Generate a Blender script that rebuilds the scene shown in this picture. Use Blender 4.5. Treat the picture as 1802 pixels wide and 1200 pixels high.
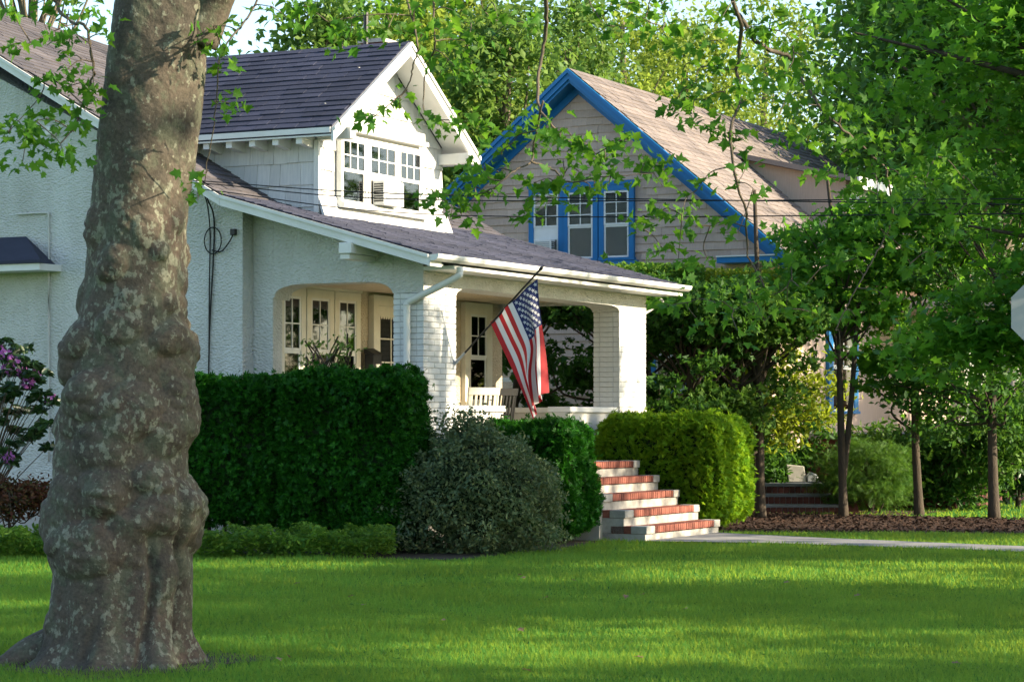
import bpy, math, random
import numpy as np
from mathutils import Matrix, Vector
rng = np.random.default_rng(7); random.seed(7)
for o in list(bpy.data.objects): bpy.data.objects.remove(o)
SC = bpy.context.scene; COL = SC.collection
# ---------------------------------------------------------------- camera, sky, sun, exposure
FPX, HORIZON, EYE = 4255.0, 740.0, 1.55
cam = bpy.data.cameras.new('camera'); camo = bpy.data.objects.new('camera', cam); COL.objects.link(camo)
camo.location = (0, 0, EYE); camo.rotation_euler = (math.radians(90), 0, 0)
cam.sensor_width = 36; cam.lens = FPX / 1802 * 36; cam.shift_y = (HORIZON - 600) / 1802
cam.clip_start = .5; cam.clip_end = 2000
cam.dof.use_dof = True; cam.dof.focus_distance = 30; cam.dof.aperture_fstop = 11
SC.camera = camo
TH = math.radians(63.2)                    # the street's direction: house fronts run along U, away from the camera
U = np.array([math.cos(TH), math.sin(TH), 0]); V = np.array([-math.sin(TH), math.cos(TH), 0])
O = np.array([-156 * 30 / FPX, 30., 0])
PHI, EL = math.radians(14), math.radians(23)
sdir = (-V * math.cos(PHI) + U * math.sin(PHI)) * math.cos(EL) + np.array([0, 0, math.sin(EL)])
w = bpy.data.worlds.new('World'); SC.world = w; w.use_nodes = True
nt = w.node_tree; bg = nt.nodes['Background']
sky = nt.nodes.new('ShaderNodeTexSky'); sky.sky_type = 'NISHITA'; sky.sun_disc = False
sky.sun_elevation = EL; sky.sun_rotation = math.atan2(sdir[0], sdir[1]); sky.dust_density = .8
nt.links.new(sky.outputs[0], bg.inputs[0]); bg.inputs[1].default_value = .125
sl = bpy.data.lights.new('sun', 'SUN'); sl.energy = 5.0; sl.angle = math.radians(.53); sl.color = (1, .85, .62)
so = bpy.data.objects.new('sun', sl); COL.objects.link(so)
so.rotation_euler = Vector(-sdir).to_track_quat('-Z', 'Y').to_euler()
SC.view_settings.view_transform = 'Standard'; SC.view_settings.look = 'None'
SC.view_settings.exposure = 1.55; SC.view_settings.gamma = 1
SC.render.engine = 'CYCLES'
SC.cycles.max_bounces = 7; SC.cycles.transparent_max_bounces = 8
# ---------------------------------------------------------------- materials
MATS = {}
def nodes(name):
    m = bpy.data.materials.new(name); m.use_nodes = True; MATS[name] = m
    return m, m.node_tree, m.node_tree.nodes['Principled BSDF']
def ramp(t, fac, stops):
    r = t.nodes.new('ShaderNodeValToRGB'); e = r.color_ramp.elements
    while len(e) < len(stops): e.new(.5)
    for k, (p, c) in enumerate(stops): e[k].position = p; e[k].color = (*c, 1)
    t.links.new(fac, r.inputs[0]); return r.outputs[0]
def tex(t, kind, scale, detail=4, coord='Object', stretch=None, out=0, rough=.6):
    tc = t.nodes.new('ShaderNodeTexCoord'); n = t.nodes.new('ShaderNodeTex' + kind)
    src = tc.outputs[coord]
    if stretch:
        mp = t.nodes.new('ShaderNodeMapping'); mp.inputs['Scale'].default_value = stretch
        t.links.new(src, mp.inputs[0]); src = mp.outputs[0]
    t.links.new(src, n.inputs['Vector']); n.inputs['Scale'].default_value = scale
    if kind == 'Noise': n.inputs['Detail'].default_value = detail; n.inputs['Roughness'].default_value = rough
    return n.outputs[out]
def bump(t, b, h, strength, dist=.02):
    n = t.nodes.new('ShaderNodeBump'); n.inputs['Strength'].default_value = strength
    n.inputs['Distance'].default_value = dist; t.links.new(h, n.inputs['Height']); t.links.new(n.outputs[0], b.inputs['Normal'])
def mix(t, fac, a, b_, mode='MIX'):
    n = t.nodes.new('ShaderNodeMix'); n.data_type = 'RGBA'; n.blend_type = mode
    for s, val in ((n.inputs[0], fac), (n.inputs[6], a), (n.inputs[7], b_)):
        if isinstance(val, (int, float)): s.default_value = val
        elif isinstance(val, tuple): s.default_value = (*val, 1)
        else: t.links.new(val, s)
    return n.outputs[2]
def surf(name, c1, c2=None, rough=.7, nscale=6, bscale=60, bstr=.2, bdist=.01, spec=.3, stretch=None, rnd=.0):
    m, t, b = nodes(name); b.inputs['Roughness'].default_value = rough; b.inputs['Specular IOR Level'].default_value = spec
    c2 = c2 or tuple(x * .8 for x in c1)
    col = ramp(t, tex(t, 'Noise', nscale, stretch=stretch), [(.3, c2), (.7, c1)])
    if rnd:
        oi = t.nodes.new('ShaderNodeObjectInfo')
        k = ramp(t, oi.outputs['Random'], [(0, (1 - rnd,) * 3), (1, (1 + rnd * .4,) * 3)])
        col = mix(t, 1.0, col, k, 'MULTIPLY')
    t.links.new(col, b.inputs['Base Color'])
    if bstr: bump(t, b, tex(t, 'Noise', bscale, 3, stretch=stretch), bstr, bdist)
    return m
surf('stucco_plain', (.60, .59, .55), (.52, .51, .47), .9, 3, 30, .3)
def stucco(name, c1, c2):
    m, t, b = nodes(name); b.inputs['Roughness'].default_value = .92; b.inputs['Specular IOR Level'].default_value = .1
    big = tex(t, 'Noise', .9, 5); streak = tex(t, 'Noise', 2.2, 4, stretch=(1.5, 1.5, .25))
    col = mix(t, .45, ramp(t, big, [(.35, c2), (.65, c1)]), ramp(t, streak, [(.3, c2), (.6, c1)]))
    t.links.new(col, b.inputs['Base Color'])
    a = tex(t, 'Noise', 16, 3, stretch=(1, 1, 1.6)); v = tex(t, 'Voronoi', 26, out=0, stretch=(1, 1, 1.5))
    bump(t, b, mix(t, .5, a, v), 1.0, .035); return m
stucco('stucco', (.61, .62, .60), (.46, .46, .425))
stucco('stucco_tan', (.52, .45, .34), (.43, .37, .27))
surf('white_trim', (.72, .72, .70), (.64, .64, .61), .45, 4, 40, .08)
surf('white_brick', (.70, .70, .69), (.56, .57, .56), .6, 9, 90, .35, .006, rnd=.06)
surf('mortar', (.50, .50, .49), (.38, .38, .37), .9, 20, 80, .4)
surf('white_shingle', (.64, .64, .62), (.52, .53, .53), .6, 5, 40, .5, .006, stretch=(8, 8, .7), rnd=.12)
surf('tan_shingle', (.54, .41, .335), (.46, .35, .285), .8, 5, 40, .4, .005, stretch=(8, 8, .8), rnd=.14)
surf('blue_trim', (.012, .16, .40), (.012, .14, .35), .45, 4, 40, .08)
surf('concrete', (.46, .44, .40), (.36, .345, .31), .9, 6, 70, .4)
surf('white_concrete', (.46, .44, .40), (.24, .23, .21), .9, 6, 70, .4)
surf('red_brick', (.30, .105, .07), (.18, .06, .045), .85, 18, 80, .4, .004, rnd=.3)
surf('dark_brick', (.13, .045, .036), (.08, .03, .026), .85, 18, 80, .4, .004, rnd=.3)
surf('bluestone', (.19, .21, .24), (.14, .155, .18), .8, 5, 60, .2)
surf('dark_metal', (.02, .02, .022), (.012, .012, .014), .4, 6, 40, .05)
surf('black_paint', (.02, .02, .02), (.015, .015, .015), .5, 6, 40, .05)
surf('cream_paint', (.70, .66, .55), (.62, .58, .48), .5, 6, 40, .05)
surf('grey_metal', (.36, .38, .40), (.31, .33, .35), .5, 3, 30, .05, spec=.5)
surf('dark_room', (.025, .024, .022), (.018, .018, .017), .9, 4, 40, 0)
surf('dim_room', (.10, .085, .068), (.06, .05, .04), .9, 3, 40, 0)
surf('curtain', (.52, .46, .38), (.34, .30, .25), .9, 6, 40, .2, stretch=(9, 9, .4))
surf('lace', (.75, .73, .68), (.52, .50, .46), .9, 6, 40, .2, stretch=(9, 9, .4))
surf('blind', (.72, .73, .74), (.6, .61, .62), .8, 5, 40, .1)
surf('mulch', (.08, .042, .026), (.032, .018, .012), .95, 30, 90, 1, .03)
surf('wire', (.012, .012, .012), None, .6, 5, 40, 0)
surf('twig', (.13, .105, .075), (.075, .06, .045), .9, 20, 60, .5)
surf('dark_bark', (.075, .058, .042), (.04, .032, .024), .95, 12, 40, .8, .02, stretch=(1, 1, .3))
surf('grey_bark', (.17, .14, .10), (.09, .075, .055), .95, 12, 40, .8, .02, stretch=(1, 1, .3))
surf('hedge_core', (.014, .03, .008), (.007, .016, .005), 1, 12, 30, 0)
surf('walkway', (.27, .265, .255), (.19, .188, .18), .9, 3, 80, .3)
surf('dirt', (.06, .045, .03), (.03, .024, .016), .95, 8, 40, .6)
def shingle_roof(name, c1, c2, sc=1.):
    m, t, b = nodes(name); b.inputs['Roughness'].default_value = .82; b.inputs['Specular IOR Level'].default_value = .35
    n1 = tex(t, 'Noise', 3.5, 4, stretch=(1.6, .5, .5)); n2 = tex(t, 'Noise', 140, 2)
    oi = t.nodes.new('ShaderNodeObjectInfo')
    br = t.nodes.new('ShaderNodeTexVoronoi'); br.feature = 'F1'; br.inputs['Scale'].default_value = 3.3
    tc = t.nodes.new('ShaderNodeTexCoord'); mp = t.nodes.new('ShaderNodeMapping'); mp.inputs['Scale'].default_value = (1, .05, .05)
    t.links.new(tc.outputs['Object'], mp.inputs[0]); t.links.new(mp.outputs[0], br.inputs['Vector'])
    col = ramp(t, n1, [(.3, c2), (.7, c1)])
    ge = t.nodes.new('ShaderNodeNewGeometry')
    col = mix(t, .5, col, ramp(t, ge.outputs['Random Per Island'], [(.0, tuple(x * .75 for x in c2)), (1, tuple(x * 1.15 for x in c1))]))
    col = mix(t, 1., col, ramp(t, n2, [(.3, (.7,) * 3), (.7, (1.25,) * 3)]), 'MULTIPLY')
    col = mix(t, 1., col, ramp(t, oi.outputs['Random'], [(0, (.78,) * 3), (1, (1.15,) * 3)]), 'MULTIPLY')
    t.links.new(col, b.inputs['Base Color']); bump(t, b, n2, .5, .004); return m
shingle_roof('roof_shaded', (.048, .052, .086), (.022, .027, .05))  # same shingle as the main roof, blue shade put into the colour
shingle_roof('roof_brown', (.225, .185, .165), (.14, .12, .115))
shingle_roof('roof_sunlit', (.11, .097, .10), (.055, .053, .063))  # same shingle as porch and dormer, warm sunlight put into the colour
def glass(name):
    m = bpy.data.materials.new(name); m.use_nodes = True; t = m.node_tree; t.nodes.remove(t.nodes['Principled BSDF'])
    out = t.nodes['Material Output']; mx = t.nodes.new('ShaderNodeMixShader'); a = t.nodes.new('ShaderNodeBsdfTransparent')
    a.inputs[0].default_value = (.82, .84, .84, 1); g = t.nodes.new('ShaderNodeBsdfGlossy'); g.inputs['Roughness'].default_value = .03
    f = t.nodes.new('ShaderNodeFresnel'); f.inputs[0].default_value = 2.1
    t.links.new(f.outputs[0], mx.inputs[0]); t.links.new(a.outputs[0], mx.inputs[1]); t.links.new(g.outputs[0], mx.inputs[2])
    t.links.new(mx.outputs[0], out.inputs[0]); MATS[name] = m
glass('glass')
def leafmat(name, dark, mid, light, trans=.35, tcol=None, rough=.55, spec=.2, per='island'):
    m = bpy.data.materials.new(name); m.use_nodes = True; t = m.node_tree; b = t.nodes['Principled BSDF']; out = t.nodes['Material Output']
    if per == 'island':
        g = t.nodes.new('ShaderNodeNewGeometry'); r = g.outputs['Random Per Island']
    else:
        g = t.nodes.new('ShaderNodeObjectInfo'); r = g.outputs['Random']
    c = ramp(t, r, [(0, dark), (.5, mid), (1, light)])
    big = tex(t, 'Noise', .8, 2)
    c = mix(t, 1., c, ramp(t, big, [(.3, (.75,) * 3), (.7, (1.2,) * 3)]), 'MULTIPLY')
    t.links.new(c, b.inputs['Base Color']); b.inputs['Roughness'].default_value = rough; b.inputs['Specular IOR Level'].default_value = spec
    tr = t.nodes.new('ShaderNodeBsdfTranslucent'); tr.inputs[0].default_value = (*(tcol or light), 1)
    tc2 = mix(t, .6, c, tcol or light); t.links.new(tc2, tr.inputs[0])
    mx = t.nodes.new('ShaderNodeMixShader'); mx.inputs[0].default_value = trans
    t.links.new(b.outputs[0], mx.inputs[1]); t.links.new(tr.outputs[0], mx.inputs[2]); t.links.new(mx.outputs[0], out.inputs[0])
    MATS[name] = m; return m
leafmat('plane_leaf', (.032, .115, .012), (.056, .17, .016), (.10, .225, .025), .47, (.2, .42, .025))
leafmat('plane_leaf_one', (.032, .115, .012), (.056, .17, .016), (.10, .225, .025), .47, (.2, .42, .025), per='object')
leafmat('maple_leaf', (.032, .125, .012), (.056, .18, .016), (.10, .235, .025), .5, (.22, .48, .028))
leafmat('maple_leaf_one', (.032, .125, .012), (.056, .18, .016), (.10, .235, .025), .5, (.22, .48, .028), per='object')
leafmat('bright_tree_leaf', (.12, .19, .025), (.18, .26, .035), (.25, .31, .05), .48, (.34, .44, .06))
leafmat('far_green_leaf', (.06, .14, .03), (.10, .19, .04), (.16, .24, .05), .45, (.22, .36, .05))
leafmat('dark_tree_leaf', (.018, .065, .012), (.034, .105, .018), (.065, .15, .026), .4, (.13, .3, .025))
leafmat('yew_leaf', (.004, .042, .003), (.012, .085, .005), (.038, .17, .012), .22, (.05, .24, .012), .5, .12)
leafmat('sunlit_yew_leaf', (.06, .18, .006), (.115, .26, .010), (.19, .33, .018), .45, (.42, .62, .03), .5, .12)  # yew copy with sunlight put into brighter, yellower leaf colours
leafmat('holly_leaf', (.055, .095, .045), (.09, .145, .065), (.19, .225, .09), .25, (.17, .24, .07), .5, .25)
leafmat('cover_leaf', (.035, .11, .012), (.08, .19, .02), (.16, .27, .035), .4, (.26, .44, .04))
leafmat('rhodo_leaf', (.012, .04, .012), (.022, .06, .018), (.04, .085, .025), .2, (.06, .12, .03), .35, .5)
leafmat('rhodo_flower', (.36, .10, .38), (.46, .15, .46), (.55, .24, .54), .4, (.5, .2, .5))
leafmat('azalea_leaf', (.07, .022, .014), (.10, .04, .02), (.05, .07, .02), .25, (.15, .06, .03))
leafmat('gold_leaf', (.11, .17, .012), (.18, .25, .02), (.27, .33, .03), .5, (.42, .5, .03))
leafmat('fir_leaf', (.035, .10, .016), (.06, .15, .022), (.11, .20, .03), .35, (.16, .32, .03))
leafmat('grass_blade', (.024, .155, .028), (.058, .205, .032), (.13, .25, .040), .5, (.52, .64, .055), .55, .12)
leafmat('dead_leaf', (.16, .09, .05), (.22, .14, .08), (.28, .2, .12), .2, (.3, .2, .1))
def lawn():
    m, t, b = nodes('lawn'); b.inputs['Roughness'].default_value = .95; b.inputs['Specular IOR Level'].default_value = .1
    a = tex(t, 'Noise', 1.3, 5); f = tex(t, 'Noise', 60, 3)
    c = mix(t, .5, ramp(t, a, [(.3, (.026, .13, .018)), (.7, (.06, .18, .022))]), ramp(t, f, [(.3, (.022, .11, .014)), (.7, (.075, .19, .024))]))
    t.links.new(c, b.inputs['Base Color']); bump(t, b, f, 1, .03)
lawn()
def bark():
    m, t, b = nodes('plane_bark'); b.inputs['Roughness'].default_value = .88; b.inputs['Specular IOR Level'].default_value = .2
    n1 = tex(t, 'Noise', 3, 5, stretch=(1, 1, .7)); n2 = tex(t, 'Noise', 8, 5, stretch=(1, 1, .7), rough=.65)
    n3 = tex(t, 'Noise', 45, 4); n4 = tex(t, 'Noise', 21, 6, stretch=(1, 1, .7), rough=.62); n5 = tex(t, 'Noise', 2.2, 3)
    c = ramp(t, n1, [(.3, (.046, .041, .033)), (.5, (.088, .074, .056)), (.72, (.082, .060, .047))])
    olive = ramp(t, n2, [(.50, (0, 0, 0)), (.60, (1, 1, 1))])
    c = mix(t, olive, c, (.09, .092, .064))
    ma = t.nodes.new('ShaderNodeMath'); ma.operation = 'MULTIPLY_ADD'; t.links.new(n5, ma.inputs[0]); ma.inputs[1].default_value = .35; t.links.new(n4, ma.inputs[2])
    pale = ramp(t, ma.outputs[0], [(.735, (0, 0, 0)), (.77, (1, 1, 1))])
    c = mix(t, pale, c, (.18, .182, .135))
    c = mix(t, 1., c, ramp(t, n3, [(.3, (.65,) * 3), (.7, (1.25,) * 3)]), 'MULTIPLY')
    t.links.new(c, b.inputs['Base Color'])
    h = mix(t, .5, n3, n4); bump(t, b, h, .6, .02)
bark()
# ---------------------------------------------------------------- mesh helpers
def npmesh(name, verts, faces, smooth=False):
    """verts (n,3), faces (m,k) arrays with one k"""
    verts = np.asarray(verts, np.float32); faces = np.asarray(faces, np.int32)
    me = bpy.data.meshes.new(name); k = faces.shape[1]; nf = len(faces)
    me.vertices.add(len(verts)); me.vertices.foreach_set('co', verts.ravel())
    me.loops.add(nf * k); me.loops.foreach_set('vertex_index', faces.ravel())
    me.polygons.add(nf); me.polygons.foreach_set('loop_start', np.arange(0, nf * k, k, dtype=np.int32))
    me.polygons.foreach_set('loop_total', np.full(nf, k, np.int32))
    if smooth: me.polygons.foreach_set('use_smooth', np.ones(nf, bool))
    me.update(calc_edges=True); me.validate(); return me
def link(name, me, mat=None, parent=None, loc=None, rotz=None):
    o = bpy.data.objects.new(name, me); COL.objects.link(o)
    if mat and me and not me.materials: me.materials.append(MATS[mat])
    if parent: o.parent = parent
    if loc is not None: o.location = loc
    if rotz is not None: o.rotation_euler.z = rotz
    return o
def tag(o, label, cat, group=None, kind=None):
    if label: o['label'] = label
    if cat: o['category'] = cat
    if group: o['group'] = group
    if kind: o['kind'] = kind
    return o
def empty(name, loc, label, cat, group=None, rotz=0):
    o = link(name, None, loc=loc, rotz=rotz); o.empty_display_size = .1
    return tag(o, label, cat, group)
class MB:
    """collects polygons for one mesh"""
    def __init__(s): s.v = []; s.f = []
    def add(s, vs, fs):
        n = len(s.v); s.v += [tuple(map(float, p)) for p in vs]; s.f += [tuple(i + n for i in f) for f in fs]; return s
    def box(s, x0, x1, y0, y1, z0, z1):
        x0, x1 = sorted((x0, x1)); y0, y1 = sorted((y0, y1)); z0, z1 = sorted((z0, z1))
        return s.add([(x0, y0, z0), (x1, y0, z0), (x1, y1, z0), (x0, y1, z0), (x0, y0, z1), (x1, y0, z1), (x1, y1, z1), (x0, y1, z1)],
                     [(0, 3, 2, 1), (4, 5, 6, 7), (0, 1, 5, 4), (1, 2, 6, 5), (2, 3, 7, 6), (3, 0, 4, 7)])
    def prism(s, poly, ext, axis):
        """poly: 2-D outline, ext: (a,b) along axis 0=u 1=v 2=z"""
        def P(p, e): return {0: (e, p[0], p[1]), 1: (p[0], e, p[1]), 2: (p[0], p[1], e)}[axis]
        n = len(poly); vs = [P(p, ext[0]) for p in poly] + [P(p, ext[1]) for p in poly]
        fs = [tuple(range(n))[::-1], tuple(range(n, 2 * n))] + [(i, (i + 1) % n, n + (i + 1) % n, n + i) for i in range(n)]
        return s.add(vs, fs)
    def tube(s, pts, rad, sides=7, cap=True):
        v, f = tube(pts, rad, sides); n = len(s.v)
        s.v += [tuple(map(float, p)) for p in v]; s.f += [tuple(int(i) + n for i in q) for q in f]
        if cap: s.f += [tuple(range(n, n + sides))[::-1], tuple(range(len(s.v) - sides, len(s.v)))]
        return s
    def mesh(s, name, smooth=False, bevel=0):
        me = bpy.data.meshes.new(name); me.from_pydata(s.v, [], s.f)
        import bmesh
        bm = bmesh.new(); bm.from_mesh(me); bmesh.ops.recalc_face_normals(bm, faces=bm.faces)
        if bevel: bmesh.ops.bevel(bm, geom=[e for e in bm.edges], offset=bevel, segments=1, affect='EDGES', clamp_overlap=True)
        bm.to_mesh(me); bm.free()
        if smooth:
            for p in me.polygons: p.use_smooth = True
        return me
    def obj(s, name, mat, parent=None, smooth=False, bevel=0, **kw): return link(name, s.mesh(name, smooth, bevel), mat, parent, **kw)
def tube(pts, rad, sides=7):
    pts = np.asarray(pts, float); n = len(pts); rad = np.broadcast_to(np.asarray(rad, float), (n,))
    T = np.gradient(pts, axis=0); T /= np.linalg.norm(T, axis=1)[:, None] + 1e-9
    ref = np.array([0, 0, 1.]) if abs(T[:, 2]).mean() < .8 else np.array([1., 0, 0])
    A = np.cross(T, ref); A /= np.linalg.norm(A, axis=1)[:, None] + 1e-9; B = np.cross(T, A)
    an = np.linspace(0, 2 * np.pi, sides, endpoint=False)
    ring = np.cos(an)[None, :, None] * A[:, None] + np.sin(an)[None, :, None] * B[:, None]
    v = (pts[:, None] + ring * rad[:, None, None]).reshape(-1, 3)
    i = np.arange(n - 1)[:, None] * sides; j = np.arange(sides)[None]; j2 = (j + 1) % sides
    return v, np.stack([i + j, i + j2, i + sides + j2, i + sides + j], -1).reshape(-1, 4)
def smooth_path(p, n=24):
    p = np.asarray(p, float); 
    if len(p) < 3: t = np.linspace(0, 1, n)[:, None]; return p[0] * (1 - t) + p[-1] * t
    q = np.vstack([2 * p[0] - p[1], p, 2 * p[-1] - p[-2]]); out = []
    seg = len(p) - 1; m = max(2, n // seg)
    for k in range(seg):
        a, b, c, d = q[k:k + 4]
        t = np.linspace(0, 1, m, endpoint=False)[:, None]
        out.append(.5 * (2 * b + (c - a) * t + (2 * a - 5 * b + 4 * c - d) * t ** 2 + (3 * b - a - 3 * c + d) * t ** 3))
    return np.vstack(out + [p[-1:]])
# leaf outlines: a triangle fan round a point inside the blade
def fan(outline, fold=.25, droop=.15):
    o = np.array(outline, float); v = np.vstack([[0, -.02], o]); z = fold * np.abs(v[:, 0]) - droop * (v[:, 1] + .4) ** 2
    n = len(o); return np.column_stack([v, z]), np.array([(0, 1 + i, 1 + (i + 1) % n) for i in range(n)])
half = [(.10, -.33), (.40, -.34), (.27, -.13), (.53, .10), (.25, .13), (.20, .27)]
LOBED = fan([(0, -.42)] + half + [(0, .56)] + [(-x, y) for x, y in half[::-1]])
half2 = [(.36, -.3), (.2, -.08), (.5, .14), (.18, .2)]
LOBED_S = fan([(0, -.4)] + half2 + [(0, .55)] + [(-x, y) for x, y in half2[::-1]])
OVAL = (np.array([(0, -.5, 0), (.22, -.1, .06), (.17, .25, .03), (0, .5, -.05), (-.17, .25, .03), (-.22, -.1, .06)]), np.array([(0, 1, 2), (0, 2, 3), (0, 3, 4), (0, 4, 5)]))
DIAMOND = (np.array([(0, -.5, 0), (.28, 0, .08), (0, .5, 0), (-.28, 0, .08)]), np.array([(0, 1, 2), (0, 2, 3)]))
TUFT = (np.array([(-.3, -.3, 0), (.3, -.25, .1), (.05, .6, 0), (.35, .1, -.2), (-.5, .25, .15), (-.1, -.4, -.1), (-.3, -.1, .35), (.4, .3, .3), (.1, -.1, .1)]), np.array([(0, 1, 2), (3, 4, 5), (6, 7, 8)]))
SPRIG = []   # a yew shoot: thin needles left and right of a stem
_v, _f = [], []
for k in range(6):
    y = -.45 + k * .16; L = .30 - .02 * k
    for sgn in (-1, 1):
        n = len(_v); _v += [(0, y - .035, 0), (0, y + .035, 0), (sgn * L, y + .2, .05)]; _f.append((n, n + 1, n + 2))
n = len(_v); _v += [(-.04, .4, 0), (.04, .4, 0), (0, .72, .02)]; _f.append((n, n + 1, n + 2))
SPRIG = (np.array(_v), np.array(_f))
_v, _f = [], []
for k, (ang, ln) in enumerate(((-70, .5), (-35, .62), (0, .75), (35, .62), (70, .5), (150, .4))):
    a = math.radians(ang); n = len(_v); dx, dy = math.sin(a), math.cos(a)
    _v += [(0, -.2, 0), (dx * ln * .55 + dy * .10, dy * ln * .55 - dx * .10 - .2, .06), (dx * ln, dy * ln - .2, 0), (dx * ln * .55 - dy * .10, dy * ln * .55 + dx * .10 - .2, .06)]; _f += [(n, n + 1, n + 2), (n, n + 2, n + 3)]
SHOOT = (np.array(_v), np.array(_f))
def rotmats(n, up=.5, tilt_dirs=None, spread=1.):
    """random frames; blade normals (z) lean to +up, blade tips (y) point to tilt_dirs when given"""
    nz = rng.normal(size=(n, 3)) * spread; nz[:, 2] += up * 2; nz /= np.linalg.norm(nz, axis=1)[:, None]
    y = rng.normal(size=(n, 3)) if tilt_dirs is None else tilt_dirs + rng.normal(size=(n, 3)) * .35
    y -= (y * nz).sum(1)[:, None] * nz; y /= np.linalg.norm(y, axis=1)[:, None] + 1e-9
    return np.stack([np.cross(y, nz), y, nz], -1)
def leaves(tmpl, pos, size, R):
    tv, tf = tmpl; n = len(pos); k = len(tv); size = np.broadcast_to(np.asarray(size, float), (n,))
    v = np.einsum('nij,kj->nki', R, tv) * size[:, None, None] + pos[:, None]
    return v.reshape(-1, 3), (tf[None] + (np.arange(n) * k)[:, None, None]).reshape(-1, 3)
def join(parts):
    vs, fs, n = [], [], 0
    for v, f in parts: vs.append(v); fs.append(f + n); n += len(v)
    return np.vstack(vs), np.vstack(fs)
def W(u, v, z=0.): return O + U * u + V * v + np.array([0, 0, z])
def PX(px, py, D): return np.array([(px - 901) / FPX * D, D, EYE - (py - HORIZON) / FPX * D])
def local(p): d = np.asarray(p) - O; return d @ U, d @ V
# ---------------------------------------------------------------- ground
def sheet(name, poly, z, mat, kind='structure', label=None, cat=None):
    o = MB().add([(x, y, z) for x, y in poly], [tuple(range(len(poly)))]).obj(name, mat)
    return tag(o, label, cat, kind=kind)
g = sheet('lawn_ground', [(-400, -300), (500, -300), (500, 700), (-400, 700)], 0, 'lawn')
def uvpoly(pts): return [tuple(W(u, v)[:2]) for u, v in pts]
sheet('mulch_bed', uvpoly([(4.9, -2.25), (5.6, -4.2), (6.4, -6.1), (6.8, -9), (11.3, -9), (10.9, -4.6), (11.6, -2.4), (14, -2.6), (13.2, .3), (7, .4), (4.7, .3), (4.7, -2.1)]), .012, 'mulch')
sheet('garden_bed', uvpoly([(-2.9, -1.2), (-2.6, -1.9), (.2, -1.95), (1.3, -1.75), (2.05, -1.6), (2.05, .3), (0, .2), (-.3, 12), (-3.3, 12)]), .008, 'dirt')
walk = sheet('walkway', uvpoly([(2.0, -2.1), (4.55, -2.1), (3.75, -4.0), (2.95, -6.6), (2.2, -12), (1.1, -12), (1.7, -6.9), (2.2, -4.0)]), .02, 'walkway')
# ---------------------------------------------------------------- white house
HA = empty('white_house', tuple(O), 'white stucco bungalow with dark shingle roof, brick porch piers and gabled dormer', 'house', rotz=TH)
SP, SM, VK, ZE = .28, .57, 2.6, 3.575          # pitches, kink, eave
def zp(v): return ZE + SP * (v + .42)
ZK = zp(VK)
def zm(v): return ZK + SM * (v - VK)
def roof_strip(parent, poly4, n, thick, mat, name='shingle_course', tab=.31):
    """poly4: eave-left, eave-right, top-right, top-left; n courses, each a wedge proud at its lower edge"""
    a, b, c, d = [np.array(p, float) for p in poly4]
    nrm = np.cross(b - a, d - a); nrm /= np.linalg.norm(nrm); nrm *= np.sign(nrm[2])
    for k in range(n):
        t0, t1 = k / n, (k + 1.25) / n; t1 = min(t1, 1.)
        l0, r0, l1, r1 = a + (d - a) * t0, b + (c - b) * t0, a + (d - a) * t1, b + (c - b) * t1
        sl = (d - a) / np.linalg.norm(d - a); wid = np.linalg.norm(r0 - l0); nt = max(2, int(wid / tab)); off = rng.random()
        m = MB(); vs, fs = [], []
        cuts = np.clip((np.arange(nt + 2) - off) / nt, 0, 1); gp = .004 / wid
        for q in range(nt + 1):
            s0, s1 = cuts[q] + gp, cuts[q + 1] - gp
            if s1 - s0 < .01: continue
            up = nrm * thick * rng.uniform(.75, 1.35); dn = sl * rng.normal() * .004; i = len(vs)
            for ss in (s0, s1): vs += [l0 + (r0 - l0) * ss + dn, l0 + (r0 - l0) * ss + dn + up, l1 + (r1 - l1) * ss + nrm * .003]
            fs += [(i, i + 3, i + 4, i + 1), (i + 1, i + 4, i + 5, i + 2), (i, i + 1, i + 2), (i + 3, i + 5, i + 4)]
        m.add(vs, fs); m.obj(name, mat, parent)
UL, UR = -.625, 7.32
# porch roof slab and main roof
porch_roof = MB().prism([(-.42, zp(-.42) - .10), (VK, zp(VK) - .10), (VK, zp(VK) - .012), (-.42, zp(-.42) - .012)], (UL + .03, UR - .03), 0).obj('roof', 'roof_shaded', HA)
roof_strip(porch_roof, [(UL, -.46, zp(-.46)), (UR, -.46, zp(-.46)), (UR, VK + .05, zp(VK + .05)), (UL, VK + .05, zp(VK + .05))], 22, .016, 'roof_shaded')
def vtop(u): return 8.64 - .28 * u
m = MB(); t0, t1 = vtop(UL), vtop(UR)
m.add([(UL + .03, VK, zm(VK) - .012), (UR - .03, VK, zm(VK) - .012), (UR - .03, t1, zm(t1) - .012), (UL + .03, t0, zm(t0) - .012),
       (UL + .03, VK, zm(VK) - .11), (UR - .03, VK, zm(VK) - .11), (UR - .03, t1, zm(t1) - .11), (UL + .03, t0, zm(t0) - .11)],
      [(0, 1, 2, 3), (7, 6, 5, 4), (0, 4, 5, 1), (1, 5, 6, 2), (2, 6, 7, 3), (3, 7, 4, 0)])
main_roof = m.obj('roof', 'roof_sunlit', HA)
roof_strip(main_roof, [(UL, VK, zm(VK)), (UR, VK, zm(VK)), (UR, t1, zm(t1)), (UL, t0, zm(t0))], 40, .016, 'roof_sunlit')
m = MB(); m.add([(UL, t0, zm(t0)), (UR, t1, zm(t1)), (UR, t1 + 6.2, zm(t1) - 3.4), (UL, t0 + 6.2, zm(t0) - 3.4)], [(0, 1, 2, 3)])
m.obj('rear_roof', 'roof_sunlit', HA)
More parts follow.
